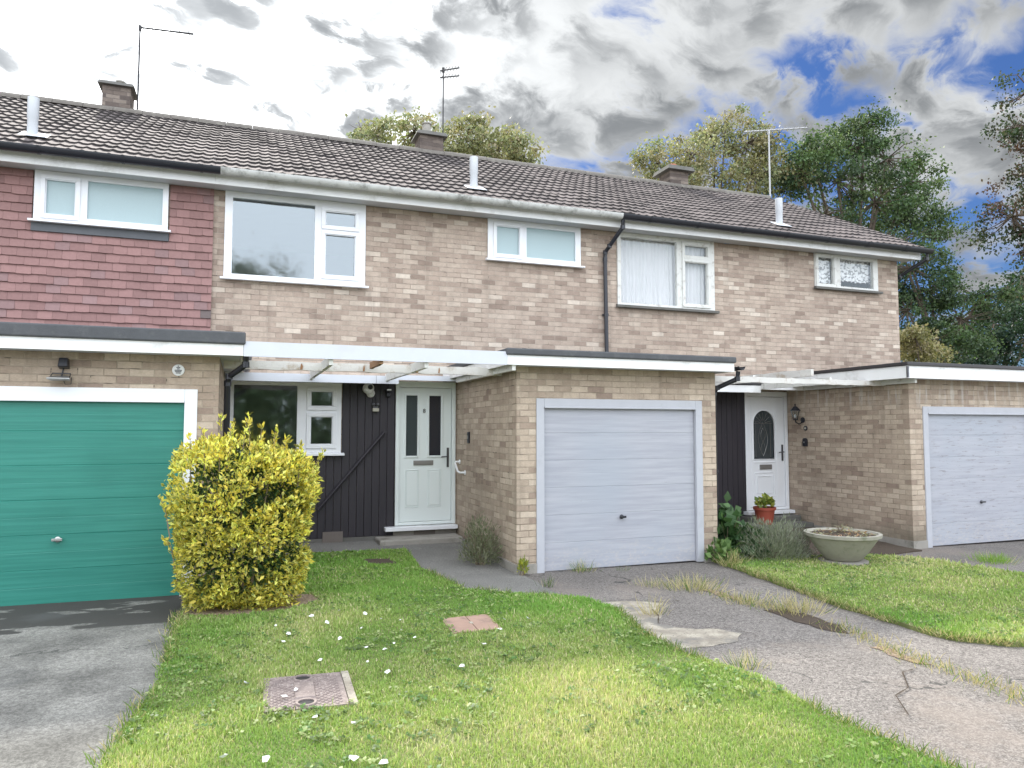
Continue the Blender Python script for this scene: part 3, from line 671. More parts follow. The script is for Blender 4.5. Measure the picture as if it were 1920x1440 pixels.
def frame_rect(m,x0,x1,z0,z1,w,y0,y1,bottom=True):
    m.box(x0,x0+w,y0,y1,z0,z1); m.box(x1-w,x1,y0,y1,z0,z1); m.box(x0+w,x1-w,y0,y1,z1-w,z1)
    if bottom: m.box(x0+w,x1-w,y0,y1,z0,z0+w)
def front_door(h,d,lab,kind):
    x0,x1,z0,z1=d; y=YM-.01
    m=MB(); fw=.06; m.box(x0,x0+fw,y-.02,y+.06,z0,z1); m.box(x1-fw,x1,y-.02,y+.06,z0,z1); m.box(x0+fw,x1-fw,y-.02,y+.06,z1-.09,z1); m.box(x0+fw,x1-fw,y-.02,y+.06,z0,z0+.045)
    fr=m.build('door_frame','upvc' if kind else 'door_white',h,bevel=.006)
    m=MB(); m.box(x0-.16 if not kind else x0-.08,x1+.0,y-.16,y-.022,z0-.062,z0-.005); m.build('door_sill','upvc',fr,bevel=.006)
    a,b,c,e=x0+fw+.006,x1-fw-.006,z0+.05,z1-.096; ys=y+.012
    holes=[]; W=b-a; H=e-c
    if not kind:
        gl=[(2.285,2.455,1.305,2.20),(2.635,2.815,1.305,2.20)]
        m=MB(); wall_front(m,a,b,c,e,ys,gl,.03); dr=m.build('front_door','door_white',h,fix=False)
        sub(dr,lab)
        for gxx in gl:
            m=MB(); frame_rect(m,gxx[0]-.03,gxx[1]+.03,gxx[2]-.03,gxx[3]+.03,.03,ys-.014,ys+.004); m.build('glazing_frame','door_white',dr,bevel=.006)
            m=MB(); m.box(gxx[0],gxx[1],ys+.012,ys+.018,gxx[2],gxx[3]); m.build('door_glass','door_glass' if gxx[0]<2.5 else 'door_glass_dark',dr)
        for (p,q) in ((2.30,2.46),(2.64,2.80)):
            m=MB(); frame_rect(m,p-.022,q+.022,.545,1.10,.012,ys-.010,ys+.002); m.box(p,q,ys-.009,ys+.002,.57,1.075); m.build('panel','door_white',dr,bevel=.006)
        lb=(2.40,2.70,1.165,1.235)
    else:
        cx=(8.535+8.985)/2; rx=.225; zb_,zt=1.17,2.03
        arch=[(cx-rx,zb_),(cx+rx,zb_)]+[(cx+rx*math.cos(t),zt-rx+rx*math.sin(t)) for t in [math.pi*k/16 for k in range(17)]]
        m=MB(); # slab with arched opening (fan of quads)
        n=len(arch); wall_front(m,a,b,c,e,ys,[(cx-rx,cx+rx,zb_,zt)],.03)
        for k in range(2,n-1):
            p,q=arch[k],arch[k+1]; cr_=(cx+rx,ys,zt) if (p[0]+q[0])/2>cx else (cx-rx,ys,zt)
            m.add([(p[0],ys,p[1]),(q[0],ys,q[1]),cr_],[(0,1,2)])
        for i in range(n):
            j=(i+1)%n; m.quad((arch[i][0],ys,arch[i][1]),(arch[i][0],ys+.03,arch[i][1]),(arch[j][0],ys+.03,arch[j][1]),(arch[j][0],ys,arch[j][1]))
        dr=m.build('front_door','upvc',h,fix=False); sub(dr,lab)
        m=MB(); A2=[(cx+(p-cx)*1.13,1.55+(q-1.55)*1.07) for p,q in arch]
        for i in range(n):
            j=(i+1)%n
            m.add([(arch[i][0],ys-.012,arch[i][1]),(arch[j][0],ys-.012,arch[j][1]),(A2[j][0],ys-.002,A2[j][1]),(A2[i][0],ys-.002,A2[i][1]),(arch[i][0],ys+.02,arch[i][1]),(arch[j][0],ys+.02,arch[j][1])],[(0,1,2,3),(0,4,5,1)])
        m.build('glazing_frame','upvc',dr,fix=False)
        m=MB(); o=len(m.v); m.add([(p,ys+.02,q) for p,q in arch],[tuple(range(n))]); m.build('door_glass','door_glass',dr)
        m=MB()
        for k in range(7):
            t=math.pi*(k+.5)/7; m.tube([(cx+.05*math.cos(t),ys+.017,zt-rx+.05*math.sin(t)),(cx+.19*math.cos(t),ys+.017,zt-rx+.19*math.sin(t))],.0035,5)
        for sx in (-1,1):
            m.tube([(cx+sx*.16,ys+.017,zb_+.03),(cx+sx*.16,ys+.017,zt-rx+.02)],.0035,5)
            m.tube([(cx+sx*.10*math.sin(math.pi*k/10)**1.0,ys+.017,zb_+.05+.6*k/10) for k in range(11)],.0035,5)
            m.tube([(cx+sx*.05*math.sin(2*math.pi*k/10),ys+.017,zb_+.05+.5*k/10) for k in range(11)],.003,5)
        m.tube([(cx-.2,ys+.017,zt-rx),(cx+.2,ys+.017,zt-rx)],.0035,5); m.build('lead_pattern','letter_steel',dr)
        m=MB(); frame_rect(m,8.545,8.985,.50,.93,.012,ys-.009,ys+.002); frame_rect(m,8.60,8.93,.56,.87,.014,ys-.012,ys+.002); frame_rect(m,8.49,9.04,.43,2.24,.01,ys-.007,ys+.002); m.box(8.54,8.99,ys-.01,ys+.002,1.10,1.125); m.build('panel','upvc',dr,bevel=.004)
        lb=(8.66,8.92,.985,1.07)
    m=MB(); m.box(lb[0],lb[1],ys-.014,ys+.002,lb[2],lb[3]); m.box(lb[0]+.02,lb[1]-.02,ys-.02,ys-.014,lb[2]+.016,lb[3]-.014); m.build('letterbox','letter_steel',dr,bevel=.004)
    hx=b-.05; m=MB(); m.box(hx-.016,hx+.016,ys-.016,ys,1.13,1.42); m.tube([(hx,ys-.016,1.29),(hx,ys-.055,1.29),(hx-.11,ys-.058,1.285)],.010,8); m.build('door_handle','handle_steel',dr,smooth=False,bevel=.003)
    return dr
dB=front_door(hB,DOORB,'pale white panelled door with two tall dark glass strips',0)
# house number
cu=bpy.data.curves.new('number','FONT'); cu.body='8'; cu.size=.085; cu.extrude=.003; tmp=bpy.data.objects.new('t',cu); COL.objects.link(tmp)
bpy.context.view_layer.update(); me=bpy.data.meshes.new_from_object(tmp); bpy.data.objects.remove(tmp); me.materials.clear(); me.materials.append(M['number_dark'])
o=bpy.data.objects.new('door_number',me); COL.objects.link(o); o.parent=dB; org=ORG[dB.name]; o.location=Vector((2.535,YM-.012,1.945))-org; o.rotation_euler=(R(90),0,0)

# ================================================================ house C (old timber windows, right)
hC=house(XC,XD,'right end terraced house with old curtained windows and arched glass front door',[W3,W4,DOORC])
window(hC,*W3,YM-.03,[(.035,.60,.035,.94,False),(.68,.925,.76,.915,True),(.68,.925,.07,.675,True)],fmat='old_paint_wood',glassmats='glass_old',sillmat='dark_concrete',sillh=.05)
window(hC,*W4,YM-.03,[(.045,.29,.09,.9,True),(.395,.925,.07,.9,False)],fmat='old_paint_wood',glassmats='glass_old',sillmat='dark_concrete',sillh=.05)
def xend(t): return 12.34+.22*math.sin(math.pi*min(1,t*1.05))
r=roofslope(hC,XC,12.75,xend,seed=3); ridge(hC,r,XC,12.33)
eaves(hC,XC,12.28); gutter(hC,5.662,12.40,'black_plastic')
m=MB(); m.box(12.2,12.23,10.36,14.7,5.0,5.1); m.v=[(x,y,z+K*(y-10.36)) for x,y,z in m.v]; m.build('bargeboard','fascia_white',hC)
chimney(hC,9.42,9.92,14.62,15.1,7.95,9.62,potc='clay_pot',cap=.12,poth=.12,potr=.11,caph=.10); flue(hC,9.43)
front_door(hC,DOORC,'white door with an arched leaded glass and one square panel',1)
boards(hC,5.9,8.34,.16,2.36,[])
m=MB(); m.box(5.9,9.28,YM-.034,YM-.003,-.02,.155); m.build('plinth','dark_concrete',hC)
def pipe(h,pts,mat='black_plastic',r=.034,name='downpipe'):
    m=MB(); m.tube(pts,r,12); p=m.build(name,mat,h,smooth=True)
    for q in pts[1:-1]:
        b=MB(); b.lathe([(r+.006,-.03),(r+.006,.03)],tuple(q),12); b.build('pipe_collar',mat,p,smooth=True)
    a,c=Vector(pts[-2]),Vector(pts[-1]); n=max(1,int((a-c).length/1.3))
    for k in range(n):
        b=MB(); q=a.lerp(c,(k+.5)/n); b.lathe([(r+.007,-.02),(r+.007,.02)],tuple(q),12); b.box(q.x-.055,q.x+.055,q.y+.01,q.y+r+.01,q.z-.012,q.z+.012); b.build('pipe_clip',mat,p)
    return p
pipe(hB,[(5.70,10.23,5.14),(5.70,10.25,4.95),(5.60,10.52,4.70),(5.58,10.63,4.62),(5.58,10.64,4.5),(5.60,10.64,2.66)])
pipe(hC,[(12.33,10.23,5.12),(12.33,10.25,4.98),(12.16,10.72,4.72),(12.12,10.85,4.6),(12.12,10.86,2.7)])

# curtains hang inside, so they are things of their own
def curtain_sheet(name,mat,x0,x1,z0,z1,y,amp,per,label,scallop=0.,seed=0):
    nx=int((x1-x0)/.012); nz=14; xs=np.linspace(x0,x1,nx); r=np.random.default_rng(seed)
    ph=xs/per*2*math.pi+ .8*np.sin(xs*4.+seed)+.5*np.sin(xs*9.); v=[]
    for j in range(nz+1):
        t=j/nz; zz=z1+(z0-z1)*t; a=amp*(.7+.5*t)
        zrow=np.full(nx,zz)+ (scallop*np.abs(np.sin(xs/.11*math.pi)) if j==nz else 0)
        v.append(np.stack([xs+ .01*np.sin(3*t+xs*7),y+a*np.sin(ph+.4*t)+.3*a*np.sin(2.3*ph),zrow],1))
    v=np.concatenate(v); i,j=np.meshgrid(np.arange(nx-1),np.arange(nz)); i=i.ravel(); j=j.ravel()
    f=np.stack([j*nx+i,j*nx+i+1,(j+1)*nx+i+1,(j+1)*nx+i],1)
    o=npmesh(name,mat,v,f,None,None,True); return tag(o,label,'curtain')
curtain_sheet('net_curtain','net_curtain',5.86,7.03,3.78,4.98,YM+.10,.016,.075,'long white net curtain filling the wide pane of the old timber window',seed=1)
curtain_sheet('net_curtain','net_curtain',7.05,7.72,3.80,4.98,YM+.11,.018,.085,'white net curtain behind the narrow opening casement of the old timber window',seed=2)
curtain_sheet('lace_curtain','lace',10.03,10.46,4.46,4.98,YM+.10,.012,.07,'short lace curtain in the small left casement of the end upstairs window',.02,3)
curtain_sheet('lace_curtain','lace',10.56,11.46,4.52,4.98,YM+.10,.014,.09,'wide scalloped lace curtain in the end upstairs window',.03,4)

# ================================================================ garages
def gdoor(parent,x0,x1,z0,z1,y,mat,board,hx,hz,hmat,label=None):
    prof=[]; z=z0; k=0
    while z<z1-1e-6:
        zn=min(z+board,z1); d=.0035 if k%2==0 else .0010
        prof+= [(y+d,z),(y,z+.006),(y,zn-.003)]; z=zn; k+=1
    prof+=[(y+.03,z1),(y+.03,z0)]
    # split along x so that the boards can bow a little
    m=MB(); m.extr_x(prof,x0,x1); g_=m.build('garage_door',mat,parent,fix=True)
    if label: g_['label']=label
    m=MB(); m.lathe([(.028,0),(.028,-.010),(.014,-.014),(.012,-.035)],(hx,y,hz),14,'y'); m.box(hx-.045,hx+.045,y-.048,y-.034,hz-.012,hz+.014); m.build('handle',hmat,g_,bevel=.004)
    return g_
def garage(x0,x1,fx0,fx1,fz0,fz1,dx0,dx1,label,wallmat,paint,framemat,roof_x0,roof_x1,fz,feltz,y=8.11,board=.165,handle=None,feltmat='felt',fascia_x0=None,handlemat='steel',fw=.1,fthick=.10,left_corner=True):
    gr=thing('garage',((x0+x1)/2,y,gz((x0+x1)/2,y)),label,'garage','garages in front of the terrace')
    m=MB(); wall_front(m,x0,x1,-.12,fz[0]+.03,y,[(fx0,fx1,-.12,fz1)],.11)
    m.quad((x0,y,-.12),(x0,YM,-.12),(x0,YM,fz[0]+.03),(x0,y,fz[0]+.03)); m.quad((x1,y,-.12),(x1,y,fz[0]+.03),(x1,YM,fz[0]+.03),(x1,YM,-.12))
    m.build('wall',wallmat,gr,fix=False)
    m=MB(); m.add([(x0-.025,y-.025,-.12),(fx0-.002,y-.025,-.12),(fx0-.002,y-.002,-.12),(x0-.002,y-.002,-.12),(x0-.002,YM-.07,-.12),(x0-.025,YM-.07,-.12)]+[(a_,b_,gz(x0,y)+.11) for a_,b_ in ((x0-.025,y-.025),(fx0-.002,y-.025),(fx0-.002,y-.002),(x0-.002,y-.002),(x0-.002,YM-.07),(x0-.025,YM-.07))],[(0,5,4,3,2,1),(6,7,8,9,10,11)]+[(k,(k+1)%6,6+(k+1)%6,6+k) for k in range(6)])
    m.build('footing','concrete',gr)
    m=MB(); m.box(fx1+.002,x1+.02,y-.022,y-.002,-.12,gz(x1,y)+.05); m.build('footing','concrete',gr,bevel=.012)
    m=MB(); m.box(fx0,fx0+fw,y-.018,y+.09,fz0,fz1); m.box(fx1-fw,fx1,y-.018,y+.09,fz0,fz1); m.box(fx0+fw,fx1-fw,y-.018,y+.09,fz1-fw,fz1)
    m.box(fx0+fw,fx1-fw,y-.028,y-.018,fz1-fw-.018,fz1-fw+.006)
    fr=m.build('door_frame',framemat,gr,bevel=.005)
    gdoor(gr,dx0,dx1,fz0+.012,fz1-fw-.015,y+.03,paint,board,handle[0],handle[1],handlemat)
    m=MB(); m.box(fx0+.02,fx1-.02,y+.1,y+.12,fz0,fz1); m.build('door_back','black_plastic',gr)
    # flat roof
    yf=7.82
    m=MB(); m.box(roof_x0+.03,roof_x1-.03,yf+.026,YM-.004,fz[0]+.008,fz[1]-.012); rf=m.build('roof','board_white',gr)
    m=MB(); m.box(fascia_x0 if fascia_x0 is not None else roof_x0,roof_x1,yf,yf+.024,fz[0],fz[1]); m.box(roof_x1-.026,roof_x1-.002,yf+.026,YM-.004,fz[0],fz[1])
    m.box(roof_x0+.002,roof_x0+.026,yf+.026,YM-.004,fz[0],fz[1])
    m.build('fascia','fascia_white',rf)
    m=MB(); t0,t1=feltz; a,b=roof_x0-.02,roof_x1+.02
    # raised kerb all round with a rolled front edge, and the flat between
    for (p,q,r_,s_) in ((a,b,yf-.03,yf+.09),(a,a+.1,yf+.09,YM-.004),(b-.1,b,yf+.09,YM-.004)): m.box(p,q,r_,s_,t0,t1)
    m.box(a+.1,b-.1,yf+.09,YM-.004,t0,t0+.03); m.build('roof_felt',feltmat,rf,bevel=.02 if t1-t0>.06 else .01)
    return gr
gA=garage(-3.05,-.23,-2.86,-.43,.02,2.105,-2.74,-.545,'garage with the bright green door at the left edge','brick_garage','green_paint','upvc',-3.12,-.0,(2.44,2.552),(2.553,2.678),handle=(-1.63,.645),fw=.12)
gB=garage(3.06,5.87,3.31,5.65,-.01,2.07,3.405,5.545,'middle garage with smooth lilac grey door between the two front doors','brick_garage','lilac_paint','lilac_frame',2.84,5.96,(2.44,2.552),(2.553,2.630),handle=(4.47,.61),handlemat='black_plastic')
gC=garage(9.29,12.12,9.55,11.92,-.055,2.04,9.645,11.82,'right hand garage with cracked peeling lilac grey door','brick_streaked','lilac_paint_worn','lilac_frame',8.94,12.4,(2.435,2.612),(2.613,2.668),handle=(10.75,.58),handlemat='handle_steel',feltmat='felt_trim')
for g_,x in ((gA,-.145),(gB,5.935)):
    pipe(g_,[(x+.17,7.93,2.46),(x+.17,7.95,2.36),(x+.01,8.17,2.25),(x-.005,8.22,2.18),(x-.005,8.22,.1)],r=.032)
    m=MB(); prof=[(x+.19+.05*math.cos(math.pi+math.pi*k/10),2.52+.05*math.sin(math.pi+math.pi*k/10)) for k in range(11)]+[(x+.19+.044*math.cos(math.pi+math.pi*k/10),2.52+.044*math.sin(math.pi+math.pi*k/10)) for k in range(10,-1,-1)]
    m.extr_y(prof,7.87,10.6); m.build('gutter','black_plastic',g_,smooth=True)
m=MB(); m.box(8.925,8.955,7.795,7.818,2.44,2.6); m.build('joint_strip','handle_steel',gC)
# round louvred vent in the green garage wall
m=MB(); c=(-.616,8.108,2.298); m.lathe([(.058,0),(.058,-.008),(.050,-.014),(.02,-.014)],c,28,'y'); v_=m.build('air_vent','white_plastic',gA,smooth=True)
m=MB()
for k in range(6):
    hw=(.006,.018,.012,.034,.030,.022)[k]; z=c[2]+.040-k*.014; m.box(c[0]-hw,c[0]+hw,8.090,8.0935,z-.004,z+.004)
m.build('louvre','black_plastic',v_)

# ---------------------------------------------------------------- timber canopies over the doors
def beam(x0,x1,y0,y1,z0,z1,mat,par,name='beam',wob=.004,n=14,seed=1):
    r_=random.Random(seed); m=MB(); lx=(x1-x0)>(y1-y0); L=(x1-x0) if lx else (y1-y0); o=None
    for i in range(n+1):
        t=i/n; j=[r_.uniform(-wob,wob) for _ in range(4)]
        if lx: x=x0+L*t; ring=[(x,y0+j[0],z0+j[1]),(x,y1,z0+j[1]),(x,y1,z1+j[2]),(x,y0+j[0],z1+j[2])]
        else: y=y0+L*t; ring=[(x0,y,z0+j[1]),(x1,y,z0+j[1]),(x1,y,z1+j[2]),(x0,y,z1+j[2])]
        b=len(m.v); m.v+=ring
        if i: 
            for k in range(4): m.f.append((b-4+k,b-4+(k+1)%4,b+(k+1)%4,b+k))
    m.f.append((0,1,2,3)); b=len(m.v)-4; m.f.append((b,b+1,b+2,b+3)); return m.build(name,mat,par)
pg=thing('canopy',(1.4,8.0,2.4),'open white timber canopy with peeling beams over the black boarded porch','porch canopy')
beam(.003,2.837,7.815,7.843,2.435,2.588,'board_white',pg,'front_board',.0008)
beam(-.2,3.03,8.54,8.585,2.365,2.458,'peeling_white',pg,'cross_beam',.006,30,3)
for xx_,ww in ((.62,.016),(1.32,.012),(1.95,.02),(2.22,.011)):
    m=MB(); m.add([(xx_-ww,8.532,2.375),(xx_+ww*.6,8.532,2.372),(xx_+ww,8.532,2.41),(xx_+ww*.2,8.532,2.445),(xx_-ww*.5,8.532,2.43)],[(0,1,2,3,4)]); m.build('bare_patch','rot',pg)
for i,x in enumerate((.87,1.90,2.93)): beam(x-.022,x+.022,7.85,10.2,2.375,2.475,'old_paint_wood',pg,'rafter',.002,6,i)
beam(1.38,1.42,7.85,8.5,2.40,2.475,'timber_raw',pg,'rafter',.004,4,8)
m=MB(); m.box(-.22,2.06,10.16,10.185,2.335,2.445); m.box(2.064,3.05,10.30,10.325,2.40,2.472); m.build('fascia','board_white',pg)
m=MB(); m.box(-.22,2.06,10.187,YM-.034,2.39,2.43); m.box(2.064,3.05,10.327,YM-.034,2.43,2.46); m.build('porch_roof','upvc',pg)
m=MB(); m.box(1.742,1.746,10.1585,10.16,2.335,2.445); m.build('joint','black_plastic',pg)
ph=thing('canopy',(7.6,8.0,2.4),'broken white timber canopy with rotten rafter ends beside the arched door','porch canopy')
beam(5.90,9.27,8.50,8.545,2.36,2.44,'peeling_white',ph,'cross_beam',.006,30,5)
beam(7.76,7.81,8.42,10.2,2.47,2.575,'peeling_white',ph,'rafter',.008,14,6)
for i,x in enumerate((6.9,8.3,9.2)): beam(x-.022,x+.022,8.6 if i<2 else 7.9,10.2,2.375,2.475,'old_paint_wood',ph,'rafter',.002,6,i+10)
m=MB(); m.box(5.99,8.28,10.16,10.185,2.32,2.44); m.box(8.284,9.28,10.16,10.185,2.375,2.45); m.build('fascia','fascia_white',ph)
m=MB(); m.box(5.99,8.28,10.187,YM-.034,2.38,2.42); m.box(8.284,9.28,10.187,YM-.034,2.41,2.435); m.build('porch_roof','upvc',ph)
m=MB(); m.box(5.99,9.28,10.14,YM-.004,2.452,2.49); m.build('roof_felt','felt_trim',ph)

# ---------------------------------------------------------------- steps
m=MB(); m.box(1.83,3.03,10.22,YM-.065,.0,.155); tag(m.build('door_step','concrete',bevel=.02),'worn grey concrete step below the panelled white door','step')
m=MB(); m.box(8.05,9.25,10.05,YM-.04,-.05,.10); m.box(8.2,9.25,10.35,YM-.04,.10,.19); tag(m.build('door_step','dark_concrete',bevel=.015),'dark double step below the arched glass door','step')

# ---------------------------------------------------------------- fittings on the walls
t=thing('floodlight',(-1.63,8.1,2.2),'black security floodlight with sensor above the green garage door','light')
m=MB(); m.add([(-1.665,8.02,2.30),(-1.58,8.02,2.30),(-1.575,8.108,2.28),(-1.67,8.108,2.28),(-1.66,8.04,2.385),(-1.585,8.04,2.385),(-1.585,8.108,2.385),(-1.66,8.108,2.385)],[(0,3,2,1),(4,5,6,7),(0,1,5,4),(1,2,6,5),(2,3,7,6),(3,0,4,7)]); m.build('sensor_box','black_plastic',t,bevel=.008)
m=MB(); m.tube([(-1.625,8.09,2.29),(-1.63,8.07,2.24),(-1.632,8.05,2.21)],.008,8); m.tube([(-1.72,8.0,2.19),(-1.71,8.06,2.235),(-1.56,8.06,2.235),(-1.555,8.0,2.195)],.006,8); m.build('bracket','handle_steel',t)
m=MB(); m.add([(-1.74,7.95,2.175),(-1.545,7.95,2.175),(-1.56,8.05,2.16),(-1.72,8.05,2.16),(-1.74,7.95,2.186),(-1.545,7.95,2.186),(-1.575,8.06,2.215),(-1.70,8.06,2.215)],[(0,3,2,1),(4,5,6,7),(0,1,5,4),(1,2,6,5),(2,3,7,6),(3,0,4,7)]); m.build('lamp_head','steel',t,bevel=.004)
m=MB(); m.tube([(-1.63,8.06,2.2),(-1.60,8.05,2.13),(-1.555,8.07,2.135),(-1.56,8.1,2.2)],.004,6); m.build('cable','black_plastic',t)
t=thing('security_camera',(1.70,10.64,2.3),'white round security camera under the canopy fascia','camera')
m=MB(); m.lathe([(.0,-.085),(.05,-.075),(.078,-.04),(.082,0),(.078,.04),(.055,.07),(.0,.085)],(1.70,10.55,2.285),20,'y'); m.build('camera_body','white_plastic',t,smooth=True)
m=MB(); m.lathe([(.03,0),(.036,-.012),(.028,-.014),(.02,-.008),(.0,-.008)],(1.712,10.468,2.30),18,'y'); m.build('lens','black_plastic',t,smooth=True)
m=MB(); m.lathe([(.06,0),(.06,-.03),(.04,-.05)],(1.75,10.668,2.22),18,'y'); m.tube([(1.75,10.63,2.22),(1.73,10.6,2.25)],.02,8); m.build('mount','white_plastic',t,smooth=True)
t=thing('sensor_light',(2.0,10.65,2.27),'small black sensor lamp beside the top left of the panelled door','light')
m=MB(); m.box(1.96,2.05,10.58,10.668,2.245,2.29); m.box(1.975,2.035,10.60,10.668,2.17,2.235); m.build('lamp_body','black_plastic',t,bevel=.01)
m=MB(); m.box(1.972,2.035,10.572,10.579,2.262,2.282); m.build('lens','white_plastic',t)
t=thing('bulkhead_lamp',(1.82,10.65,2.0),'little beige box lamp with two spots on black boards','light')
m=MB(); m.box(1.775,1.865,10.60,10.668,1.955,2.005); m.build('lamp_box','beige_plastic',t,bevel=.006)
m=MB()
for sx in (-.032,.032): m.lathe([(.0,-.03),(.022,-.02),(.026,.0),(.018,.03)],(1.82+sx,10.63,2.055),12,'y')
m.box(1.785,1.855,10.64,10.668,2.01,2.03); m.build('spot','handle_steel',t,smooth=True)
m=MB(); m.tube([(1.82,10.66,2.08),(1.83,10.66,2.2),(1.78,10.655,2.25)],.004,6); m.build('cable','black_plastic',t)
t=thing('handrail',(1.5,10.64,1.1),'dark sloping wooden handrail fixed across the black boards','handrail')
m=MB(); m.tube([(1.03,10.62,.57),(1.95,10.62,1.655)],.021,10); m.build('rail','black_stain',t,smooth=True)
m=MB()
for k in (.12,.88): x,z=1.03+.92*k,.57+1.085*k; m.tube([(x,10.665,z-.03),(x,10.625,z-.005)],.012,8)
m.build('bracket','handle_steel',t)
t=thing('grab_rail',(3.02,10.4,1.1),'short white cranked grab rail on the brick beside the panelled door','handrail')
m=MB(); m.tube([(3.05,10.50,1.215),(3.0,10.51,1.215),(2.985,10.50,1.19),(2.985,10.36,1.085),(2.985,10.24,1.07),(3.0,10.23,1.07),(3.05,10.22,1.07)],.015,10); m.build('rail','white_plastic',t,smooth=True)
m=MB()
for y,z in ((10.50,1.215),(10.22,1.07)): m.lathe([(.034,0),(.034,-.008),(.02,-.014)],(3.058,y,z),16,'x')
m.build('fixing_plate','white_plastic',t,smooth=True)
t=thing('key_safe',(3.05,10.02,1.57),'black doorbell box on side brickwork near the grab rail','doorbell')
m=MB(); m.box(3.033,3.058,9.985,10.065,1.50,1.66); m.build('box','black_plastic',t,bevel=.006)
m=MB(); m.box(3.028,3.033,10.01,10.04,1.56,1.61); m.build('button','steel',t)
t=thing('wall_lantern',(9.25,10.3,1.95),'black carriage lantern on the side brickwork near the arched door','lamp')
m=MB(); m.lathe([(.05,0),(.05,-.012),(.03,-.02)],(9.287,10.30,1.86),16,'x'); m.tube([(9.27,10.30,1.82),(9.20,10.30,1.79),(9.13,10.30,1.82),(9.12,10.30,1.88)],.01,8); m.build('bracket','black_plastic',t,smooth=True)
m=MB(); m.lathe([(.04,0),(.075,.13),(.075,.14),(.04,.14)],(9.12,10.30,1.88),6); m.build('lamp_glass','glass_low',t)
m=MB(); m.lathe([(.095,.0),(.09,.012),(.03,.075),(.012,.08),(.012,.12),(.0,.125)],(9.12,10.30,2.022),6); m.lathe([(.045,-.02),(.045,.0)],(9.12,10.30,1.88),6)
for k in range(6):
    a=2*math.pi*k/6; m.tube([(9.12+.04*math.cos(a),10.30+.04*math.sin(a),1.88),(9.12+.075*math.cos(a),10.30+.075*math.sin(a),2.02)],.004,5)
m.build('lantern_frame','black_plastic',t)
m=MB(); m.lathe([(.012,0),(.02,.03),(.012,.06)],(9.12,10.30,1.90),8); m.build('bulb','white_plastic',t,smooth=True)
t=thing('doorbell',(9.27,10.235,1.715),'round black bell push on brickwork below the lantern','doorbell')
m=MB(); m.lathe([(.042,0),(.042,-.014),(.034,-.02),(.022,-.012)],(9.287,10.235,1.715),20,'x'); m.build('bezel','black_plastic',t,smooth=True)
m=MB(); m.lathe([(.02,0),(.018,-.012),(.0,-.016)],(9.277,10.235,1.715),14,'x'); m.build('button','beige_plastic',t,smooth=True)
t=thing('key_safe',(9.27,10.24,1.46),'black key safe with rounded top on brickwork below the bell push','key safe')
m=MB(); pr=[(10.24+.045*math.cos(a),1.50+.045*math.sin(a)) for a in [math.pi*k/10 for k in range(11)]]+[(10.195,1.40),(10.285,1.40)]; o_=len(pr)
m.v=[(9.245,y,z) for y,z in pr]+[(9.287,y,z) for y,z in pr]; m.f=[tuple(range(o_)),tuple(range(o_,2*o_))[::-1]]+[(k,(k+1)%o_,o_+(k+1)%o_,o_+k) for k in range(o_)]; m.build('box','black_plastic',t,bevel=.005)
m=MB(); m.lathe([(.014,0),(.012,-.008)],(9.245,10.24,1.47),12,'x'); m.build('dial','steel',t)

# ---------------------------------------------------------------- aerials
def aerial(name,x,y,z0,z1,booms,mat,label,r=.014):
    t=thing(name,(x,y,z0),label,'aerial'); m=MB(); m.tube([(x,y,z0),(x,y,z1)],r,8); m.build('pole',mat,t,smooth=True)
    for (xa,xb,za,zb,el,n,ya) in booms:
        m=MB(); m.tube([(xa,y,za),(xb,y+ya,zb)],r*1.05,8); b=m.build('boom',mat,t,smooth=True); m=MB()
        for k in range(n):
            f=(k+.5)/n; px_,pz=xa+(xb-xa)*f,za+(zb-za)*f; L=el*(1.15-.4*f); m.tube([(px_-.0,y+ya*f-L,pz),(px_+.0,y+ya*f+L,pz)],.005,5)
            if n>7: m.tube([(px_,y+ya*f,pz-.04),(px_,y+ya*f,pz+.05)],.004,5)
        m.build('elements',mat,b)
    m=MB(); m.lathe([(.03,-.05),(.03,.05)],(x,y,z1-.02),8); m.build('clamp',mat,t); return t
aerial('tv_aerial',-1.93,14.7,7.3,9.16,[(-1.96,-1.02,9.15,9.20,.12,6,0)],'aerial_metal','tall black aerial beside the left chimney with one long boom',.017)
aerial('tv_aerial',3.93,14.9,7.3,9.48,[(3.86,4.30,9.43,9.60,.13,6,.05),(3.86,4.30,9.28,9.42,.13,6,.05)],'aerial_metal','aerial beside the middle chimney with two short booms',.014)
aerial('tv_aerial',12.52,14.85,5.5,9.32,[(11.75,13.75,9.20,9.60,.20,11,.0)],'aerial_grey','pale grey wide aerial on the gable end in front of the trees',.02)

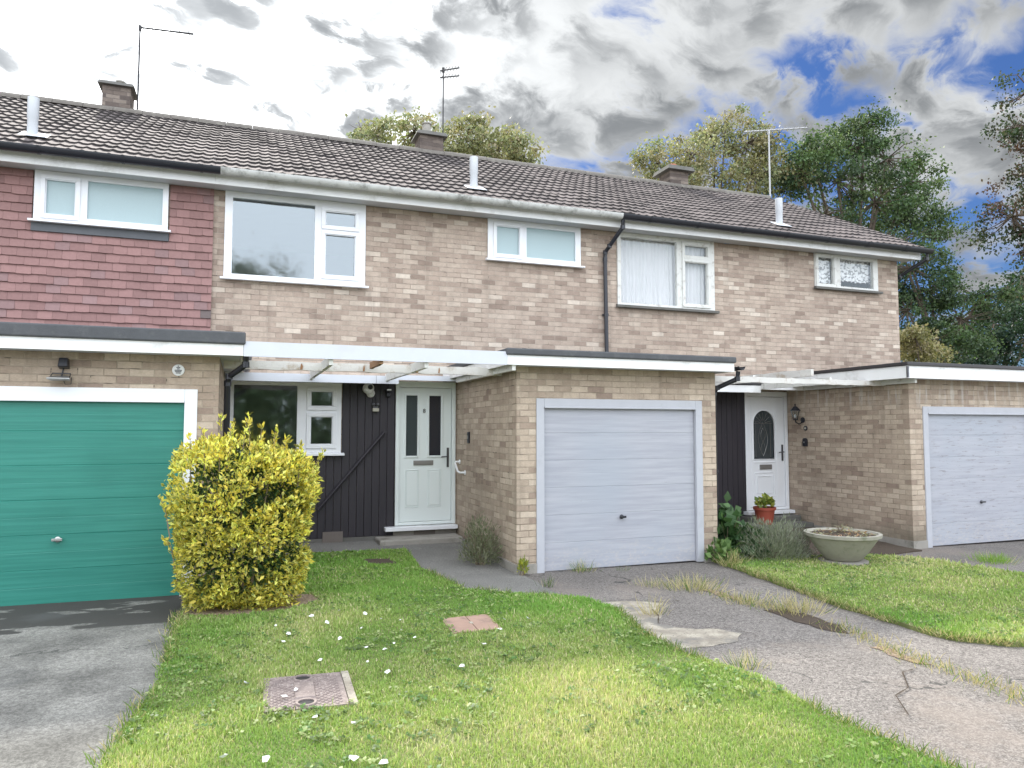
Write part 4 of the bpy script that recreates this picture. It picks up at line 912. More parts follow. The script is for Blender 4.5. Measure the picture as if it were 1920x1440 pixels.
# ---------------------------------------------------------------- covers in the lawn
LZ=.046
def quadframe(P):
    return [Vector((x,y,gz(x,y))) for x,y in P]
def cover():
    c=[(.17,5.14),(.655,5.10),(.635,4.50),(.15,4.54)]; t=thing('manhole_cover',(.4,4.8,gz(.4,4.8)),'cast iron inspection cover with chequer pattern and two oval slots in the lawn','manhole cover')
    A,B,Cc,D=[Vector((x,y,0)) for x,y in c]; zz=gz(.4,4.8)+LZ
    def P(u,v,h): # u along top edge, v down
        a=A.lerp(B,u); b=D.lerp(Cc,u); p=a.lerp(b,v); return (p.x,p.y,zz+h)
    def bx(m,u0,u1,v0,v1,h0,h1,ins=0.):
        m.add([P(u0,v0,h0),P(u1,v0,h0),P(u1,v1,h0),P(u0,v1,h0),P(u0+ins,v0+ins,h1),P(u1-ins,v0+ins,h1),P(u1-ins,v1-ins,h1),P(u0+ins,v1-ins,h1)],[(0,3,2,1),(4,5,6,7),(0,1,5,4),(1,2,6,5),(2,3,7,6),(3,0,4,7)])
    m=MB(); bx(m,0,1,0,1,-.05,0); 
    for i in range(22):
        for j in range(24):
            if (i+j)%2: continue
            u0=.035+i*.0427; v0=.03+j*.0395
            if .36<u0+.02<.64: continue
            if u0+.036>.96: continue
            # raised lozenge
            cu_,cv=u0+.02,v0+.02; a_=.030
            m.add([P(cu_-a_,cv,0),P(cu_,cv-a_,0),P(cu_+a_,cv,0),P(cu_,cv+a_,0),P(cu_-a_*.6,cv,.006),P(cu_,cv-a_*.6,.006),P(cu_+a_*.6,cv,.006),P(cu_,cv+a_*.6,.006)],[(4,7,6,5),(0,1,5,4),(1,2,6,5),(2,3,7,6),(3,0,4,7)])
    m.build('plate','cast_iron',t)
    m=MB(); bx(m,.37,.63,.26,.74,.0006,.010,.012); m.build('centre_panel','cast_iron',t)
    for v in (.13,.87):
        m=MB(); n=20; ring=[]
        for k in range(n):
            a=2*math.pi*k/n; ring.append((.5+.135*math.cos(a),v+.115*math.sin(a))) 
        i2=[(.5+(p-.5)*.72,v+(q-v)*.66) for p,q in ring]; o=[P(p,q,.0008) for p,q in ring]+[P(.5+(p-.5)*.93,v+(q-v)*.92,.010) for p,q in ring]+[P(p,q,.010) for p,q in i2]+[P(p,q,.001) for p,q in i2]
        m.v=o; 
        for rr in range(3):
            for k in range(n): m.f.append((rr*n+k,rr*n+(k+1)%n,(rr+1)*n+(k+1)%n,(rr+1)*n+k))
        s_=m.build('lifting_slot','cast_iron',t,smooth=True)
        m=MB(); m.v=[P(p,q,.002) for p,q in i2]; m.f=[tuple(range(n))]; m.build('slot_recess','black_plastic',s_)
    m=MB(); bx(m,1.01,1.105,0,1.0,-.05,.004); m.build('concrete_edge','bare_concrete',t)
    return t
cover()
t=thing('slab_cover',(1.85,6.03,gz(1.85,6)),'reddish brown stone cover set in the middle of the lawn','drain cover')
def flatbox(m,P,z0,z1): 
    n=len(P); m.add([(x,y,gz(1.85,6)+z0) for x,y in P]+[(x,y,gz(1.85,6)+z1) for x,y in P],[tuple(range(n))[::-1],tuple(range(n,2*n))]+[(k,(k+1)%n,n+(k+1)%n,n+k) for k in range(n)])
m=MB(); flatbox(m,[(1.66,6.26),(1.88,6.28),(1.85,5.80),(1.63,5.79)],0,.045); flatbox(m,[(1.888,6.28),(2.09,6.29),(2.06,5.79),(1.858,5.80)],0,.042); m.build('slab','slab_brown',t,bevel=.004)
m=MB(); flatbox(m,[(1.845,6.05),(1.875,6.05),(1.875,6.01),(1.845,6.01)],.040,.052); m.build('lifting_eye','bare_concrete',t)

# ---------------------------------------------------------------- grass
def grass_patch(name,poly,dens_near,label,skips=[],seed=1,zoff=.03):
    r=np.random.default_rng(seed); P=np.array(poly); x0,x1=P[:,0].min(),P[:,0].max(); y0,y1=max(P[:,1].min(),1.4),P[:,1].max()
    n=int((x1-x0)*(y1-y0)*dens_near); x=r.uniform(x0,x1,n); y=r.uniform(y0,y1,n)
    # thin out with distance, and where the camera can never look
    d=np.hypot(x,y); keep=r.uniform(0,1,n)<np.clip((4.2/np.maximum(d,3))**1.25,.22,1)*np.where(y<2.6,.35,1.)
    keep&=inpoly(x+r.normal(0,.012,n),y+r.normal(0,.012,n),poly)
    for s in skips: keep&=~inpoly(x,y,s)
    thin=fnoise(x,y,4.5,seed+11)+.6*fnoise(x,y,13.,seed+12); keep&=r.uniform(0,1,n)<np.clip(1.25+.75*thin,.28,1)
    x,y,d=x[keep],y[keep],d[keep]; n=len(x); print(name,n)
    nz=fnoise(x,y,2.2,seed+1); nz2=fnoise(x,y,9.,seed+2); nz3=fnoise(x,y,.9,seed+5)
    h=.025*(1+.4*nz+.35*nz2)*r.uniform(.6,1.45,n)*np.clip(.9+d*.02,1,1.2); tall=r.uniform(0,1,n)<.012; h=np.where(tall,h*2.0,h); h=np.clip(h,.012,.1)
    wd=.0022*np.clip(d/4.,.9,2.6)*r.uniform(.7,1.4,n)
    th=r.uniform(0,2*math.pi,n); lean=np.abs(r.normal(0,.55,n)); lx,ly=np.cos(th)*lean,np.sin(th)*lean
    z=gzv(x,y)+zoff; base=np.stack([x,y,z],1); side=np.stack([-np.sin(th+r.normal(0,.8,n)),np.cos(th),np.zeros(n)],1); side=unit(side)*wd[:,None]
    up=np.stack([lx,ly,np.ones(n)],1); up=unit(up)*h[:,None]; bend=np.stack([lx,ly,-np.abs(lean)*.4],1)*h[:,None]*.5
    v=np.stack([base-side,base+side,base+up*.55+side*.8,base+up*.55-side*.8,base+up+bend],1)
    f4=np.array([(0,1,2),(0,2,3),(3,2,4)]); f=f4[None]+(np.arange(n)*5)[:,None,None]
    g1=np.array([.21,.34,.085]); g2=np.array([.40,.48,.165]); dry=np.array([.66,.60,.38]); other_tone=np.array([.20,.40,.075])
    nz4=fnoise(x,y,5.,seed+7); t=np.clip(.5+.5*nz+.35*nz3+.35*nz4+r.normal(0,.22,n),0,1)[:,None]; c=g1*(1-t)+g2*t
    fr=(np.clip(-nz3*1.2-.15,0,.7))[:,None]; c=c*(1-fr)+other_tone*fr
    dr=(r.uniform(0,1,n)<np.clip(.12+.22*nz3+.2*nz+.15*nz4,.03,.5)); c=np.where(dr[:,None],dry*r.uniform(.7,1.1,n)[:,None],c)
    c=c*r.uniform(.75,1.25,n)[:,None]
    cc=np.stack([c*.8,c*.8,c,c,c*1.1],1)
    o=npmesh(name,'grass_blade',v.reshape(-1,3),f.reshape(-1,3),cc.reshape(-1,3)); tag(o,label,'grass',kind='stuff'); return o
SK1=[[(.20,5.12),(.68,5.09),(.67,4.52),(.18,4.56)],[(1.68,6.24),(2.07,6.26),(2.04,5.81),(1.66,5.81)],[(-.45,7.1),(0.0,6.97),(.45,7.03),(.75,7.3),(.68,7.6),(.3,7.85),(-.4,7.8)],[(1.44,9.25),(1.76,9.2),(1.8,8.9),(1.47,8.95)]]
def clover(name,poly,ncl,label,skips,seed,zoff=.03):
    r=np.random.default_rng(seed); P=np.array(poly); x=r.uniform(P[:,0].min(),P[:,0].max(),ncl*3); y=r.uniform(max(1.8,P[:,1].min()),P[:,1].max(),ncl*3)
    k=inpoly(x,y,poly)&(fnoise(x,y,2.4,seed)>-.1)
    for q_ in skips: k&=~inpoly(x,y,q_)
    x,y=x[k][:ncl],y[k][:ncl]; m_=7; n=len(x)*m_; cx=np.repeat(x,m_)+r.normal(0,.022,n); cy=np.repeat(y,m_)+r.normal(0,.022,n); a=r.uniform(0,6.28,n)
    P3=np.stack([cx,cy,gzv(cx,cy)+zoff+r.uniform(.008,.026,n)],1); D=np.stack([np.cos(a),np.sin(a),r.uniform(.1,.7,n)],1); Nn=np.stack([r.normal(0,.3,n),r.normal(0,.3,n),np.ones(n)],1)
    base=np.repeat(np.array([(.10,.20,.05),(.22,.32,.10),(.34,.40,.17),(.12,.18,.06)])[r.integers(0,4,len(x))],m_,0)*r.uniform(.75,1.2,n)[:,None]
    o=scatter(name,'leaf',LEAF_V*np.array([1.9,1,1]),LEAF_F,P3,D,Nn,r.uniform(.016,.034,n),np.repeat(base[:,None,:],4,1)); tag(o,label,'lawn weeds',kind='stuff')
clover('lawn_weeds',LAWN1,1500,'low clover and broad leaved weeds mixed into the front lawn',SK1,91)
clover('lawn_weeds',LAWN2,700,'low clover mixed into the right hand lawn',[],92)
grass_patch('grass',LAWN1,17000,'mown grass of the front lawn, patchy green and yellow',SK1,3)
grass_patch('grass',LAWN2,9500,'mown grass of the right hand lawn beside the driveway',[],4,.035)
def edge_grass(name,line,n,label,seed,zoff=.02,hh=.05,spread=.03,dryk=.3):
    r=np.random.default_rng(seed); L=np.array(line); seg=np.diff(L,axis=0); ln=np.hypot(*seg.T); i=r.choice(len(seg),n,p=ln/ln.sum()); t=r.uniform(0,1,n)[:,None]
    p=L[i]+seg[i]*t; clump=fnoise(p[:,0]*1.,p[:,1]*1.,5.,seed)>-.25; p=p[clump]; n=len(p); p=p+r.normal(0,spread,(n,2))
    d=np.hypot(p[:,0],p[:,1]); P3=np.stack([p[:,0],p[:,1],gzv(p[:,0],p[:,1])+zoff],1)
    D=np.stack([r.normal(0,.6,n),r.normal(0,.6,n),np.abs(r.normal(1,.2,n))],1); Nn=r.normal(0,1,(n,3))
    tv=np.array([(-.035,0,0),(.035,0,0),(.028,.55,.05),(-.028,.55,.05),(0,1,.22)]); tf=np.array([(0,1,2),(0,2,3),(3,2,4)])
    S=hh*r.uniform(.5,1.7,n); c=np.where((r.uniform(0,1,n)<dryk)[:,None],np.array([.46,.39,.22]),np.array([.13,.21,.04]))*r.uniform(.7,1.3,n)[:,None]
    C=np.repeat(c[:,None,:],5,1); o=scatter(name,'grass_blade',tv,tf,P3,D,Nn,S,C); return tag(o,label,'grass',kind='stuff')
edge_grass('edge_grass',LAWN1[2:8]+LAWN1[8:9],2600,'ragged grass fringe along the left driveway edge',21,.02,.06,.035,.35)
edge_grass('edge_grass',LAWN1[9:20],6500,'ragged grass fringe along the tarmac side of the front lawn',22,.02,.05,.03,.25)
edge_grass('edge_grass',LAWN2[:9],6000,'ragged dry grass fringe along the right lawn edge',23,.02,.05,.035,.45)
edge_grass('verge_grass',[(4.62,6.4),(4.82,5.6),(4.86,5.1),(4.80,4.6),(4.74,4.1),(4.70,3.4),(4.68,2.8)],1300,'straggly dry grass growing along the split in the tarmac',24,.004,.055,.075,.72)

# ---------------------------------------------------------------- tufts
def tuft_mesh(r,n,h,sp,dryk,green=(.14,.22,.05)):
    P=np.stack([r.normal(0,sp,n),r.normal(0,sp,n),np.zeros(n)],1); D=np.stack([P[:,0]/sp*.35+r.normal(0,.35,n),P[:,1]/sp*.35+r.normal(0,.35,n),np.ones(n)],1)
    tv=np.array([(-.018,0,0),(.018,0,0),(.014,.5,.04),(-.014,.5,.04),(.009,.8,.16),(-.009,.8,.16),(0,1,.34)]); tf=np.array([(0,1,2),(0,2,3),(3,2,4),(3,4,5),(5,4,6)])
    S=h*r.uniform(.35,1.25,n); c=np.where((r.uniform(0,1,n)<dryk)[:,None],np.array([.52,.45,.27]),np.array(green))*r.uniform(.7,1.25,n)[:,None]; return tv,tf,P,D,r.normal(0,1,(n,3)),S,np.repeat(c[:,None,:],7,1)
def tuft(x,y,n,h,sp,dryk,label,seed,green=(.14,.22,.05)):
    r=np.random.default_rng(seed); tv,tf,P,D,Nn,S,C=tuft_mesh(r,n,h,sp,dryk,green); P=P*np.array([1,.8,1]); o=scatter('grass_tuft','grass_blade',tv,tf,P,D,Nn,S,C); o.location=(x,y,gz(x,y)+.004); return tag(o,label,'grass tuft','dry tufts growing on the driveways')
tuft(4.55,6.75,300,.15,.15,.8,'largest straw coloured tuft, in front of the middle lilac garage door',31)
tuft(4.72,6.05,170,.12,.11,.8,'straw coloured tuft second along the tarmac split from the garage',32)
tuft(4.95,5.62,260,.15,.13,.85,'pale flattened tuft third along the tarmac split beside bare soil',33)
tuft(4.25,7.05,150,.09,.12,.6,'low green and straw tuft close to the lilac garage door, behind the largest one',34)
tuft(3.88,8.02,120,.13,.07,.35,'thin green weed at the foot of the middle lilac garage door',35)
tuft(4.36,7.9,50,.07,.06,.2,'small flat weed near the foot of the lilac door, right of the thin green one',36,(.10,.17,.05))
tuft(3.60,5.95,70,.17,.06,.95,'wispy dry stalks at the broken concrete patch',37)
tuft(5.82,7.75,160,.20,.07,.8,'upright straw tuft where the right lawn meets the garage corner',38)
tuft(9.35,6.95,420,.12,.14,.1,'bright green tuft on tarmac before the peeling garage door',39,(.20,.36,.04))
tuft(5.1,2.9,120,.10,.07,.1,'green weed on the tarmac at the right edge of the view',40)
tuft(3.42,4.4,130,.11,.07,.55,'scruffy weed clump on the lawn edge beside the wide tarmac',41,(.10,.18,.05))
tuft(3.12,7.35,60,.13,.05,.2,'small weed on the dark path near the brick garage corner',42,(.10,.16,.06))
tuft(-.02,5.85,90,.09,.09,.2,'broad leaved weed rosette between hedge and iron cover',43,(.24,.34,.12))

# ---------------------------------------------------------------- white petals on the lawn
petal=None
gp=[(.06,5.02),(.33,5.9),(.30,6.4),(.55,5.35),(.9,5.55),(1.02,5.45),(1.12,5.6),(1.45,4.9),(.75,5.85),(.95,6.1),(1.3,6.25),(1.05,6.55),(.85,6.75),(.6,6.6),(1.25,5.95),(1.3,5.7),(2.15,6.0),(2.35,5.95),(.42,4.32),(.62,4.15),(.15,3.85),(.55,3.72),(.86,5.22),(.95,4.95),(.7,6.35),(1.15,6.35),(-.05,3.95),(1.75,5.35),(.38,6.1),(2.0,5.7),(.35,4.80),(.33,4.9),(.27,4.7),(.68,3.62)]
for i,(x,y) in enumerate(gp):
    if petal is None:
        m=MB(); a=.024; m.add([(-a,-a*.5,.012),(a*.2,-a*.8,.006),(a,0,.014),(a*.3,a*.7,.018),(-a*.8,a*.6,.008),(0,0,0)],[(5,0,1),(5,1,2),(5,2,3),(5,3,4),(5,4,0)]); m.v=[(p[0],p[1],p[2]) for p in m.v]
        petal=m.build('petal','white_plastic'); o=petal
    else: o=petal.copy(); COL.objects.link(o)
    s=random.uniform(.45,1.1)*(1.3 if i in(19,21,33) else 1); o.location=(x,y,gz(x,y)+.058); o.rotation_euler=(random.uniform(-.4,.4),random.uniform(-.4,.4),random.uniform(0,6)); o.scale=(s,s,s)
    tag(o,'small white petal lying on the front lawn','petal','fallen white petals on the lawn')

# ---------------------------------------------------------------- shrubs and plants
def blob_sample(r,n,c,rad,power=4,shell=.55):
    """points near the surface of a superellipsoid"""
    d=unit(r.normal(0,1,(n,3))); k=(np.abs(d)**power).sum(1)**(-1/power); rr=k*(shell+(1-shell)*r.uniform(0,1,n)**.5)
    return np.array(c)+d*rr[:,None]*np.array(rad), d
def variegated():
    r=np.random.default_rng(77); t=thing('variegated_shrub',(.05,7.35,gz(.05,7.3)),'clipped bush with yellow and green variegated leaves beside the green garage','shrub')
    n=29000; c=(.05,7.38,.82); P,d=blob_sample(r,n,c,(.61,.46,.76),5.0,.66)
    k=.90+.14*np.clip((P[:,2]-.1)/1.1,0,1); P[:,0]=c[0]+(P[:,0]-c[0])*k+.03*(P[:,2]-.8); P[:,1]=c[1]+(P[:,1]-c[1])*k
    P[:,2]-=np.clip((P[:,0]-.05)*.22,-.02,.2)*np.clip((P[:,2]-1.0)/.6,0,1)
    lump=1+.085*fnoise(P[:,0]*1.+P[:,1],P[:,2],6.,5)+.05*fnoise(P[:,0]-P[:,1],P[:,2],15.,6); P=np.array(c)+(P-np.array(c))*lump[:,None]
    m_=P[:,2]>.03
    hole=(fnoise(P[:,0]+.3*P[:,1],P[:,2],6.5,9)<-.36)|(fnoise(P[:,0]+.3*P[:,1],P[:,2],17.,19)<-.50); m_&=~(hole&(r.uniform(0,1,n)<.93)); P=P[m_]; d=d[m_]
    # shoots sticking out of the top and sides
    sh=[(-.42,7.2,1.46,-.02,.22),(-.18,7.1,1.57,.0,.26),(-.12,7.15,1.57,.05,.24),(.0,7.2,1.59,.06,.26),(.16,7.25,1.57,.02,.18),(.28,7.3,1.55,.03,.20),(.36,7.2,1.49,.05,.16),(.62,7.2,1.3,.12,.2),(-.56,7.0,1.0,-.10,.12),(-.30,7.1,1.53,-.03,.2),(.48,7.3,1.43,.06,.15),(-.5,7.1,.62,-.12,.15),(.5,7.1,1.41,.04,.12),(.08,7.3,1.61,-.02,.2)]
    Ps=[];Ds=[]
    st=MB()
    for (x,y,z_,lx,L) in sh:
        st.tube([(x,y,z_-.25),(x+lx*.5,y,z_+L*.4),(x+lx,y,z_+L*.9)],[.006,.004,.002],6)
        for k in range(34):
            f=r.uniform(0,1); Ps.append((x+lx*f+r.normal(0,.008),y+r.normal(0,.008),z_-.08+(L+.06)*f)); Ds.append((r.normal(0,.7),r.normal(0,.7),.9))
    for k in range(9):
        a=r.uniform(0,6.28); st.tube([(.05+.08*math.cos(a),7.42+.08*math.sin(a),.0),(.05+.2*math.cos(a),7.42+.18*math.sin(a),.5),(.05+.42*math.cos(a),7.42+.32*math.sin(a),1.25)],[.018,.012,.004],7)
    st.build('stem','twig',t)
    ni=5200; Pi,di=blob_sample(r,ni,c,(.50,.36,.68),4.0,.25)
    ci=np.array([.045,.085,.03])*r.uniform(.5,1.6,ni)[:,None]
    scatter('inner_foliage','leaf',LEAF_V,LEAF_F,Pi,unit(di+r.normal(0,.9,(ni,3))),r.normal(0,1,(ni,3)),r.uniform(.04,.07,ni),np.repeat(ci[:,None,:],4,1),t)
    n1=len(P); P=np.concatenate([P,np.array(Ps)]); n=len(P)
    D=np.concatenate([unit(d+r.normal(0,.8,(n1,3))+np.array([0,0,.5])),unit(np.array(Ds))]); Nn=np.concatenate([unit(d+r.normal(0,.55,(n1,3))),r.normal(0,1,(n-n1,3))])
    S=r.uniform(.030,.068,n)
    nz=fnoise(P[:,0]+P[:,1]*.6,P[:,2],6.,31); yl=np.clip(.95+.42*nz+.25*(P[:,2]-.75)+r.normal(0,.25,n),.05,1)[:,None]
    yel=np.array([.95,.74,.10]); pale=np.array([.92,.82,.27]); gr=np.array([.07,.13,.04]); mg=np.array([.24,.30,.08])
    edge=(yel*r.uniform(.2,1,n)[:,None]+pale*(1-r.uniform(.2,1,n)[:,None]))*yl+mg*(1-yl); edge=np.clip(edge*r.uniform(.85,1.1,n)[:,None],0,.95)
    allyel=(r.uniform(0,1,n)<.45+.35*np.clip(nz,0,1))[:,None]; mid=np.where(allyel,edge*.95,gr*(1-.25*yl)+mg*.25*yl)
    C=np.stack([mid,mid,edge,edge,edge],1)
    tv=LEAF6_V.copy(); tv[1]=(0,.45,-.02); scatter('foliage','leaf_bright',tv,LEAF6_F,P,D,Nn,S,C,t)
variegated()
def shrub(name,x,y,rad,h,n,ls,cols,label,seed,stems=12,stemmat='twig',spiky=.0,thin=.22,cat='shrub',shell=.2,base=0.):
    r=np.random.default_rng(seed); zz=gz(x,y)+base; t=thing(name,(x,y,zz),label,cat)
    m=MB(); tips=[]
    for k in range(stems):
        a=r.uniform(0,6.28); q=r.uniform(.3,1); e=Vector((x+rad[0]*q*math.cos(a),y+rad[1]*q*math.sin(a),zz+h*r.uniform(.6,1.05)*(1-.35*q*q))); mid=Vector((x,y,zz)).lerp(e,.5)+Vector((0,0,h*.12)); m.tube([(x+r.normal(0,.03),y+r.normal(0,.03),zz),tuple(mid),tuple(e)],[.007,.005,.002],6); tips.append((mid,e))
    m.build('stem',stemmat,t)
    d=unit(r.normal(0,1,(n,3))); d[:,2]=np.abs(d[:,2]); rr=(shell+(1-shell)*r.uniform(0,1,n)**.6)*(1+.25*fnoise(d[:,0]*3,d[:,1]*3+d[:,2]*3,2.5,seed)); P=np.array([x,y,zz+.04])+d*rr[:,None]*np.array([rad[0],rad[1],h])
    D=unit(d*(.6+spiky)+r.normal(0,.6,(n,3))*(1-spiky*.5)+np.array([0,0,.5+spiky])); Nn=unit(d+r.normal(0,.8,(n,3)))
    c0,c1=np.array(cols[0]),np.array(cols[1]); k=r.uniform(0,1,n)[:,None]; c=(c0*k+c1*(1-k))*r.uniform(.7,1.2,n)[:,None]
    tv=LEAF_V.copy(); tv[:,0]*=thin/.22; scatter('foliage','leaf',tv,LEAF_F,P,D,Nn,r.uniform(.6,1.4,n)*ls,np.repeat(c[:,None,:],4,1),t); return t
shrub('weed_bush',2.80,8.72,(.24,.34),.55,2400,.05,((.13,.16,.08),(.28,.28,.20)),'wiry grey green weed bush against the brick garage corner',51,16,thin=.10,spiky=.4,cat='plant')
shrub('lavender_bush',6.62,7.95,(.58,.42),.50,7500,.055,((.17,.20,.13),(.33,.34,.29)),'grey green lavender bush left of the stone bowl',52,26,thin=.075,spiky=.7,cat='plant')
shrub('leafy_plant',6.12,8.25,(.30,.26),.66,330,.13,((.035,.085,.03),(.10,.18,.07)),'dark green broad leaved plant at the middle garage corner',53,9,thin=.40,cat='plant')
shrub('leafy_plant',5.86,7.98,(.22,.18),.24,190,.09,((.08,.16,.05),(.17,.26,.08)),'low light green leafy weed at the foot of the middle garage corner',54,6,thin=.36,cat='plant')
shrub('leafy_plant',6.38,8.05,(.24,.2),.36,260,.10,((.05,.11,.05),(.12,.19,.09)),'low dark leafy plant in front of the lavender bush',55,6,thin=.4,cat='plant')
shrub('weed_bush',3.10,8.02,(.07,.05),.17,110,.05,((.42,.42,.05),(.20,.26,.05)),'small yellow green weed at the garage corner footing',56,5,thin=.2,cat='plant')
m=MB(); r_=random.Random(4)
for k in range(7):
    z=r_.uniform(.55,1.0); x=6.05+r_.uniform(-.05,.2); m.tube([(x,9.6,.1),(x+r_.uniform(-.1,.15),9.62,z*.7),(x+r_.uniform(-.2,.3),9.6,z+.35)],[.007,.006,.003],6)
c_=thing('climber',(6.1,9.6,.05),'bare climbing stems in front of the right black boarding','plant'); m.v=[(a,b,z) for a,b,z in m.v]; m.build('stem','twig',c_)
r2=np.random.default_rng(8); P=np.stack([r2.uniform(6.25,6.5,26),r2.uniform(9.5,9.65,26),np.where(r2.uniform(0,1,26)<.5,r2.uniform(1.95,2.2,26),r2.uniform(.9,1.3,26))],1)
scatter('leaf_spray','leaf',LEAF_V,LEAF_F,P,r2.normal(0,1,(26,3))*np.array([1,.4,.4]),r2.normal(0,1,(26,3)),r2.uniform(.04,.08,26),np.repeat((np.array([.45,.42,.28])*r2.uniform(.6,1.1,26)[:,None])[:,None,:],4,1),c_)
# stone bowl
bx_,by_=7.28,7.42; bz=gz(bx_,by_)+.035
t=thing('stone_planter',(bx_,by_,bz),'wide shallow weathered concrete bowl standing on the right lawn','planter')
m=MB(); m.lathe([(.20,.03),(.225,.045),(.30,.14),(.39,.27),(.425,.325),(.46,.335),(.465,.375),(.42,.378),(.40,.345),(.1,.34)],(bx_,by_,bz),48); m.build('bowl','planter_stone',t,smooth=True)
m=MB(); m.lathe([(.30,-.02),(.30,.028),(.28,.03)],(bx_,by_,bz),32); m.build('base_slab','concrete',t)
m=MB(); m.lathe([(.395,.352),(.2,.37),(.02,.375)],(bx_,by_,bz),24); m.build('soil','soil',t,smooth=True)
r2=np.random.default_rng(12); n=420; a=r2.uniform(0,6.28,n); q=r2.uniform(0,1,n)**.6*.36; P=np.stack([bx_+q*np.cos(a),by_+q*np.sin(a),bz+.365+.09*r2.uniform(0,1,n)*(q<.12)],1)
cc=np.where((r2.uniform(0,1,n)<.5)[:,None],np.array([.42,.27,.17]),np.array([.34,.33,.22]))*r2.uniform(.7,1.2,n)[:,None]
dp=thing('dried_plant',(bx_,by_,bz+.36),'withered brown plant remains in the concrete bowl','plant'); scatter('foliage','leaf',LEAF_V,LEAF_F,P,r2.normal(0,1,(n,3))*np.array([1,1,.3]),r2.normal(0,.5,(n,3))+np.array([0,0,1]),r2.uniform(.03,.06,n),np.repeat(cc[:,None,:],4,1),dp)
m=MB()
for k in range(14):
    a=random.uniform(0,6.28); m.tube([(bx_-.03,by_,bz+.36),(bx_-.03+.06*math.cos(a),by_+.05*math.sin(a),bz+.36+random.uniform(.06,.16))],[.004,.002],5)
m.build('stem','twig',dp)
# red pot on the step
px_,py_,pz_=8.32,10.18,.102
t=thing('flower_pot',(px_,py_,pz_),'red plastic flower pot standing on the dark step','flower pot')
m=MB(); m.lathe([(.13,0),(.165,.235),(.185,.24),(.188,.285),(.172,.285),(.16,.24),(.05,.24)],(px_,py_,pz_),28); m.build('pot','terracotta',t,smooth=True)
m=MB(); m.lathe([(.165,.262),(.05,.27),(.01,.27)],(px_,py_,pz_),20); m.build('soil','soil',t)
shrub('potted_plant',px_,py_,(.17,.15),.14,110,.075,((.40,.40,.08),(.14,.22,.05)),'yellowing plant growing in the red pot',57,6,thin=.4,cat='plant',base=pz_-gz(px_,py_)+.26)

# ---------------------------------------------------------------- trees
def tree(name,x,y,trunk_h,blobs,n,ls,cols,label,seed,cl=.55,tr=.22,ncl=90,droop=0.,gt=-.30,zb=-.2):
    r=np.random.default_rng(seed); t=thing(name,(x,y,zb),label,'tree','trees beyond the houses')
    vol=np.array([b[3]*b[4]*b[5] for b in blobs],float); w_=vol**.67; w_/=w_.sum(); cen=[]; 
    for i in range(ncl):
        b=blobs[r.choice(len(blobs),p=w_)]; d=unit(r.normal(0,1,3)); q=r.uniform(.35,1)**.5; cen.append(np.array(b[:3])+d*q*np.array(b[3:6]))
    cen=np.array(cen)
    m=MB(); top=Vector((x,y,zb+trunk_h)); m.tube([(x,y,zb),(x+.1,y,zb+trunk_h*.5),tuple(top)],[tr*1.3,tr,tr*.8],10)
    for i,b in enumerate(blobs):
        c=Vector(b[:3]); mid=top.lerp(c,.5)+Vector((0,0,-.25*b[5]*.3)); m.tube([tuple(top),tuple(mid),tuple(c)],[tr*.65,tr*.45,tr*.22],8)
    for c in cen[:int(ncl*.85)]:
        j=int(np.argmin([np.linalg.norm(np.array(b[:3])-c) for b in blobs])); a=Vector(blobs[j][:3]); e=Vector(c); mid=a.lerp(e,.55)+Vector(r.normal(0,.12,3)); m.tube([tuple(a),tuple(mid),tuple(e)],[tr*.2,tr*.12,tr*.04],5)
    m.build('trunk','bark',t,smooth=True)
    k=r.choice(len(cen),n,p=None); cs=r.uniform(.5,1.25,len(cen)); off=r.normal(0,1,(n,3))*cl*cs[k][:,None]*np.array([1,1,.62]); P=cen[k]+off
    if droop: P[:,2]-=droop*r.uniform(0,1,n)**2
    # twig-scale gaps
    gap=(fnoise(P[:,0]+.4*P[:,1],P[:,2],2.6,seed+9)>gt)&(fnoise(P[:,0]+.4*P[:,1],P[:,2],7.,seed+19)>-.45); P=P[gap]; k=k[gap]; n=len(P)
    D=unit(r.normal(0,1,(n,3))+np.array([0,0,-.5-droop])); Nn=unit(r.normal(0,.8,(n,3))+np.array([0,0,.8]))
    cc=np.array([cols[i] for i in r.choice(len(cols),len(cen))])[k]; alt=np.array([cols[i] for i in r.choice(len(cols),n)]); c=(.7*cc+.3*alt)*r.uniform(.7,1.3,n)[:,None]
    scatter('crown','leaf',LEAF_V*np.array([1.5,1,1]),LEAF_F,P,D,Nn,ls*r.uniform(.6,1.4,n),np.repeat(c[:,None,:],4,1),t); return t
f_=1367.06; _y,_p=R(20.309),R(3.5423)
def W(u,v,y):  # world point on the plane at depth y for a spot in the photograph
    fw=np.array([math.sin(_y)*math.cos(_p),math.cos(_y)*math.cos(_p),math.sin(_p)]); rr=np.array([math.cos(_y),-math.sin(_y),0.]); uu=np.cross(rr,fw); d=fw*f_+rr*(u-960)-uu*(v-720); return np.array([0,0,1.7])+d*y/d[1]
def blobs_at(lst,y,dy=1.2):
    out=[]
    for (u,v,ru,rv) in lst:
        c=W(u,v,y); e=W(u+ru,v,y); g_=W(u,v-rv,y); out.append((c[0],c[1]+random.uniform(-.5,.5),c[2],abs(e[0]-c[0]),dy,abs(g_[2]-c[2])))
    return out
OLIVE=[(.25,.27,.14),(.31,.31,.18),(.34,.29,.19),(.20,.24,.14)]; DARK=[(.045,.085,.045),(.065,.11,.055),(.10,.145,.06),(.05,.075,.045)]; MIDG=[(.09,.15,.06),(.14,.19,.08),(.20,.18,.10),(.06,.10,.05)]
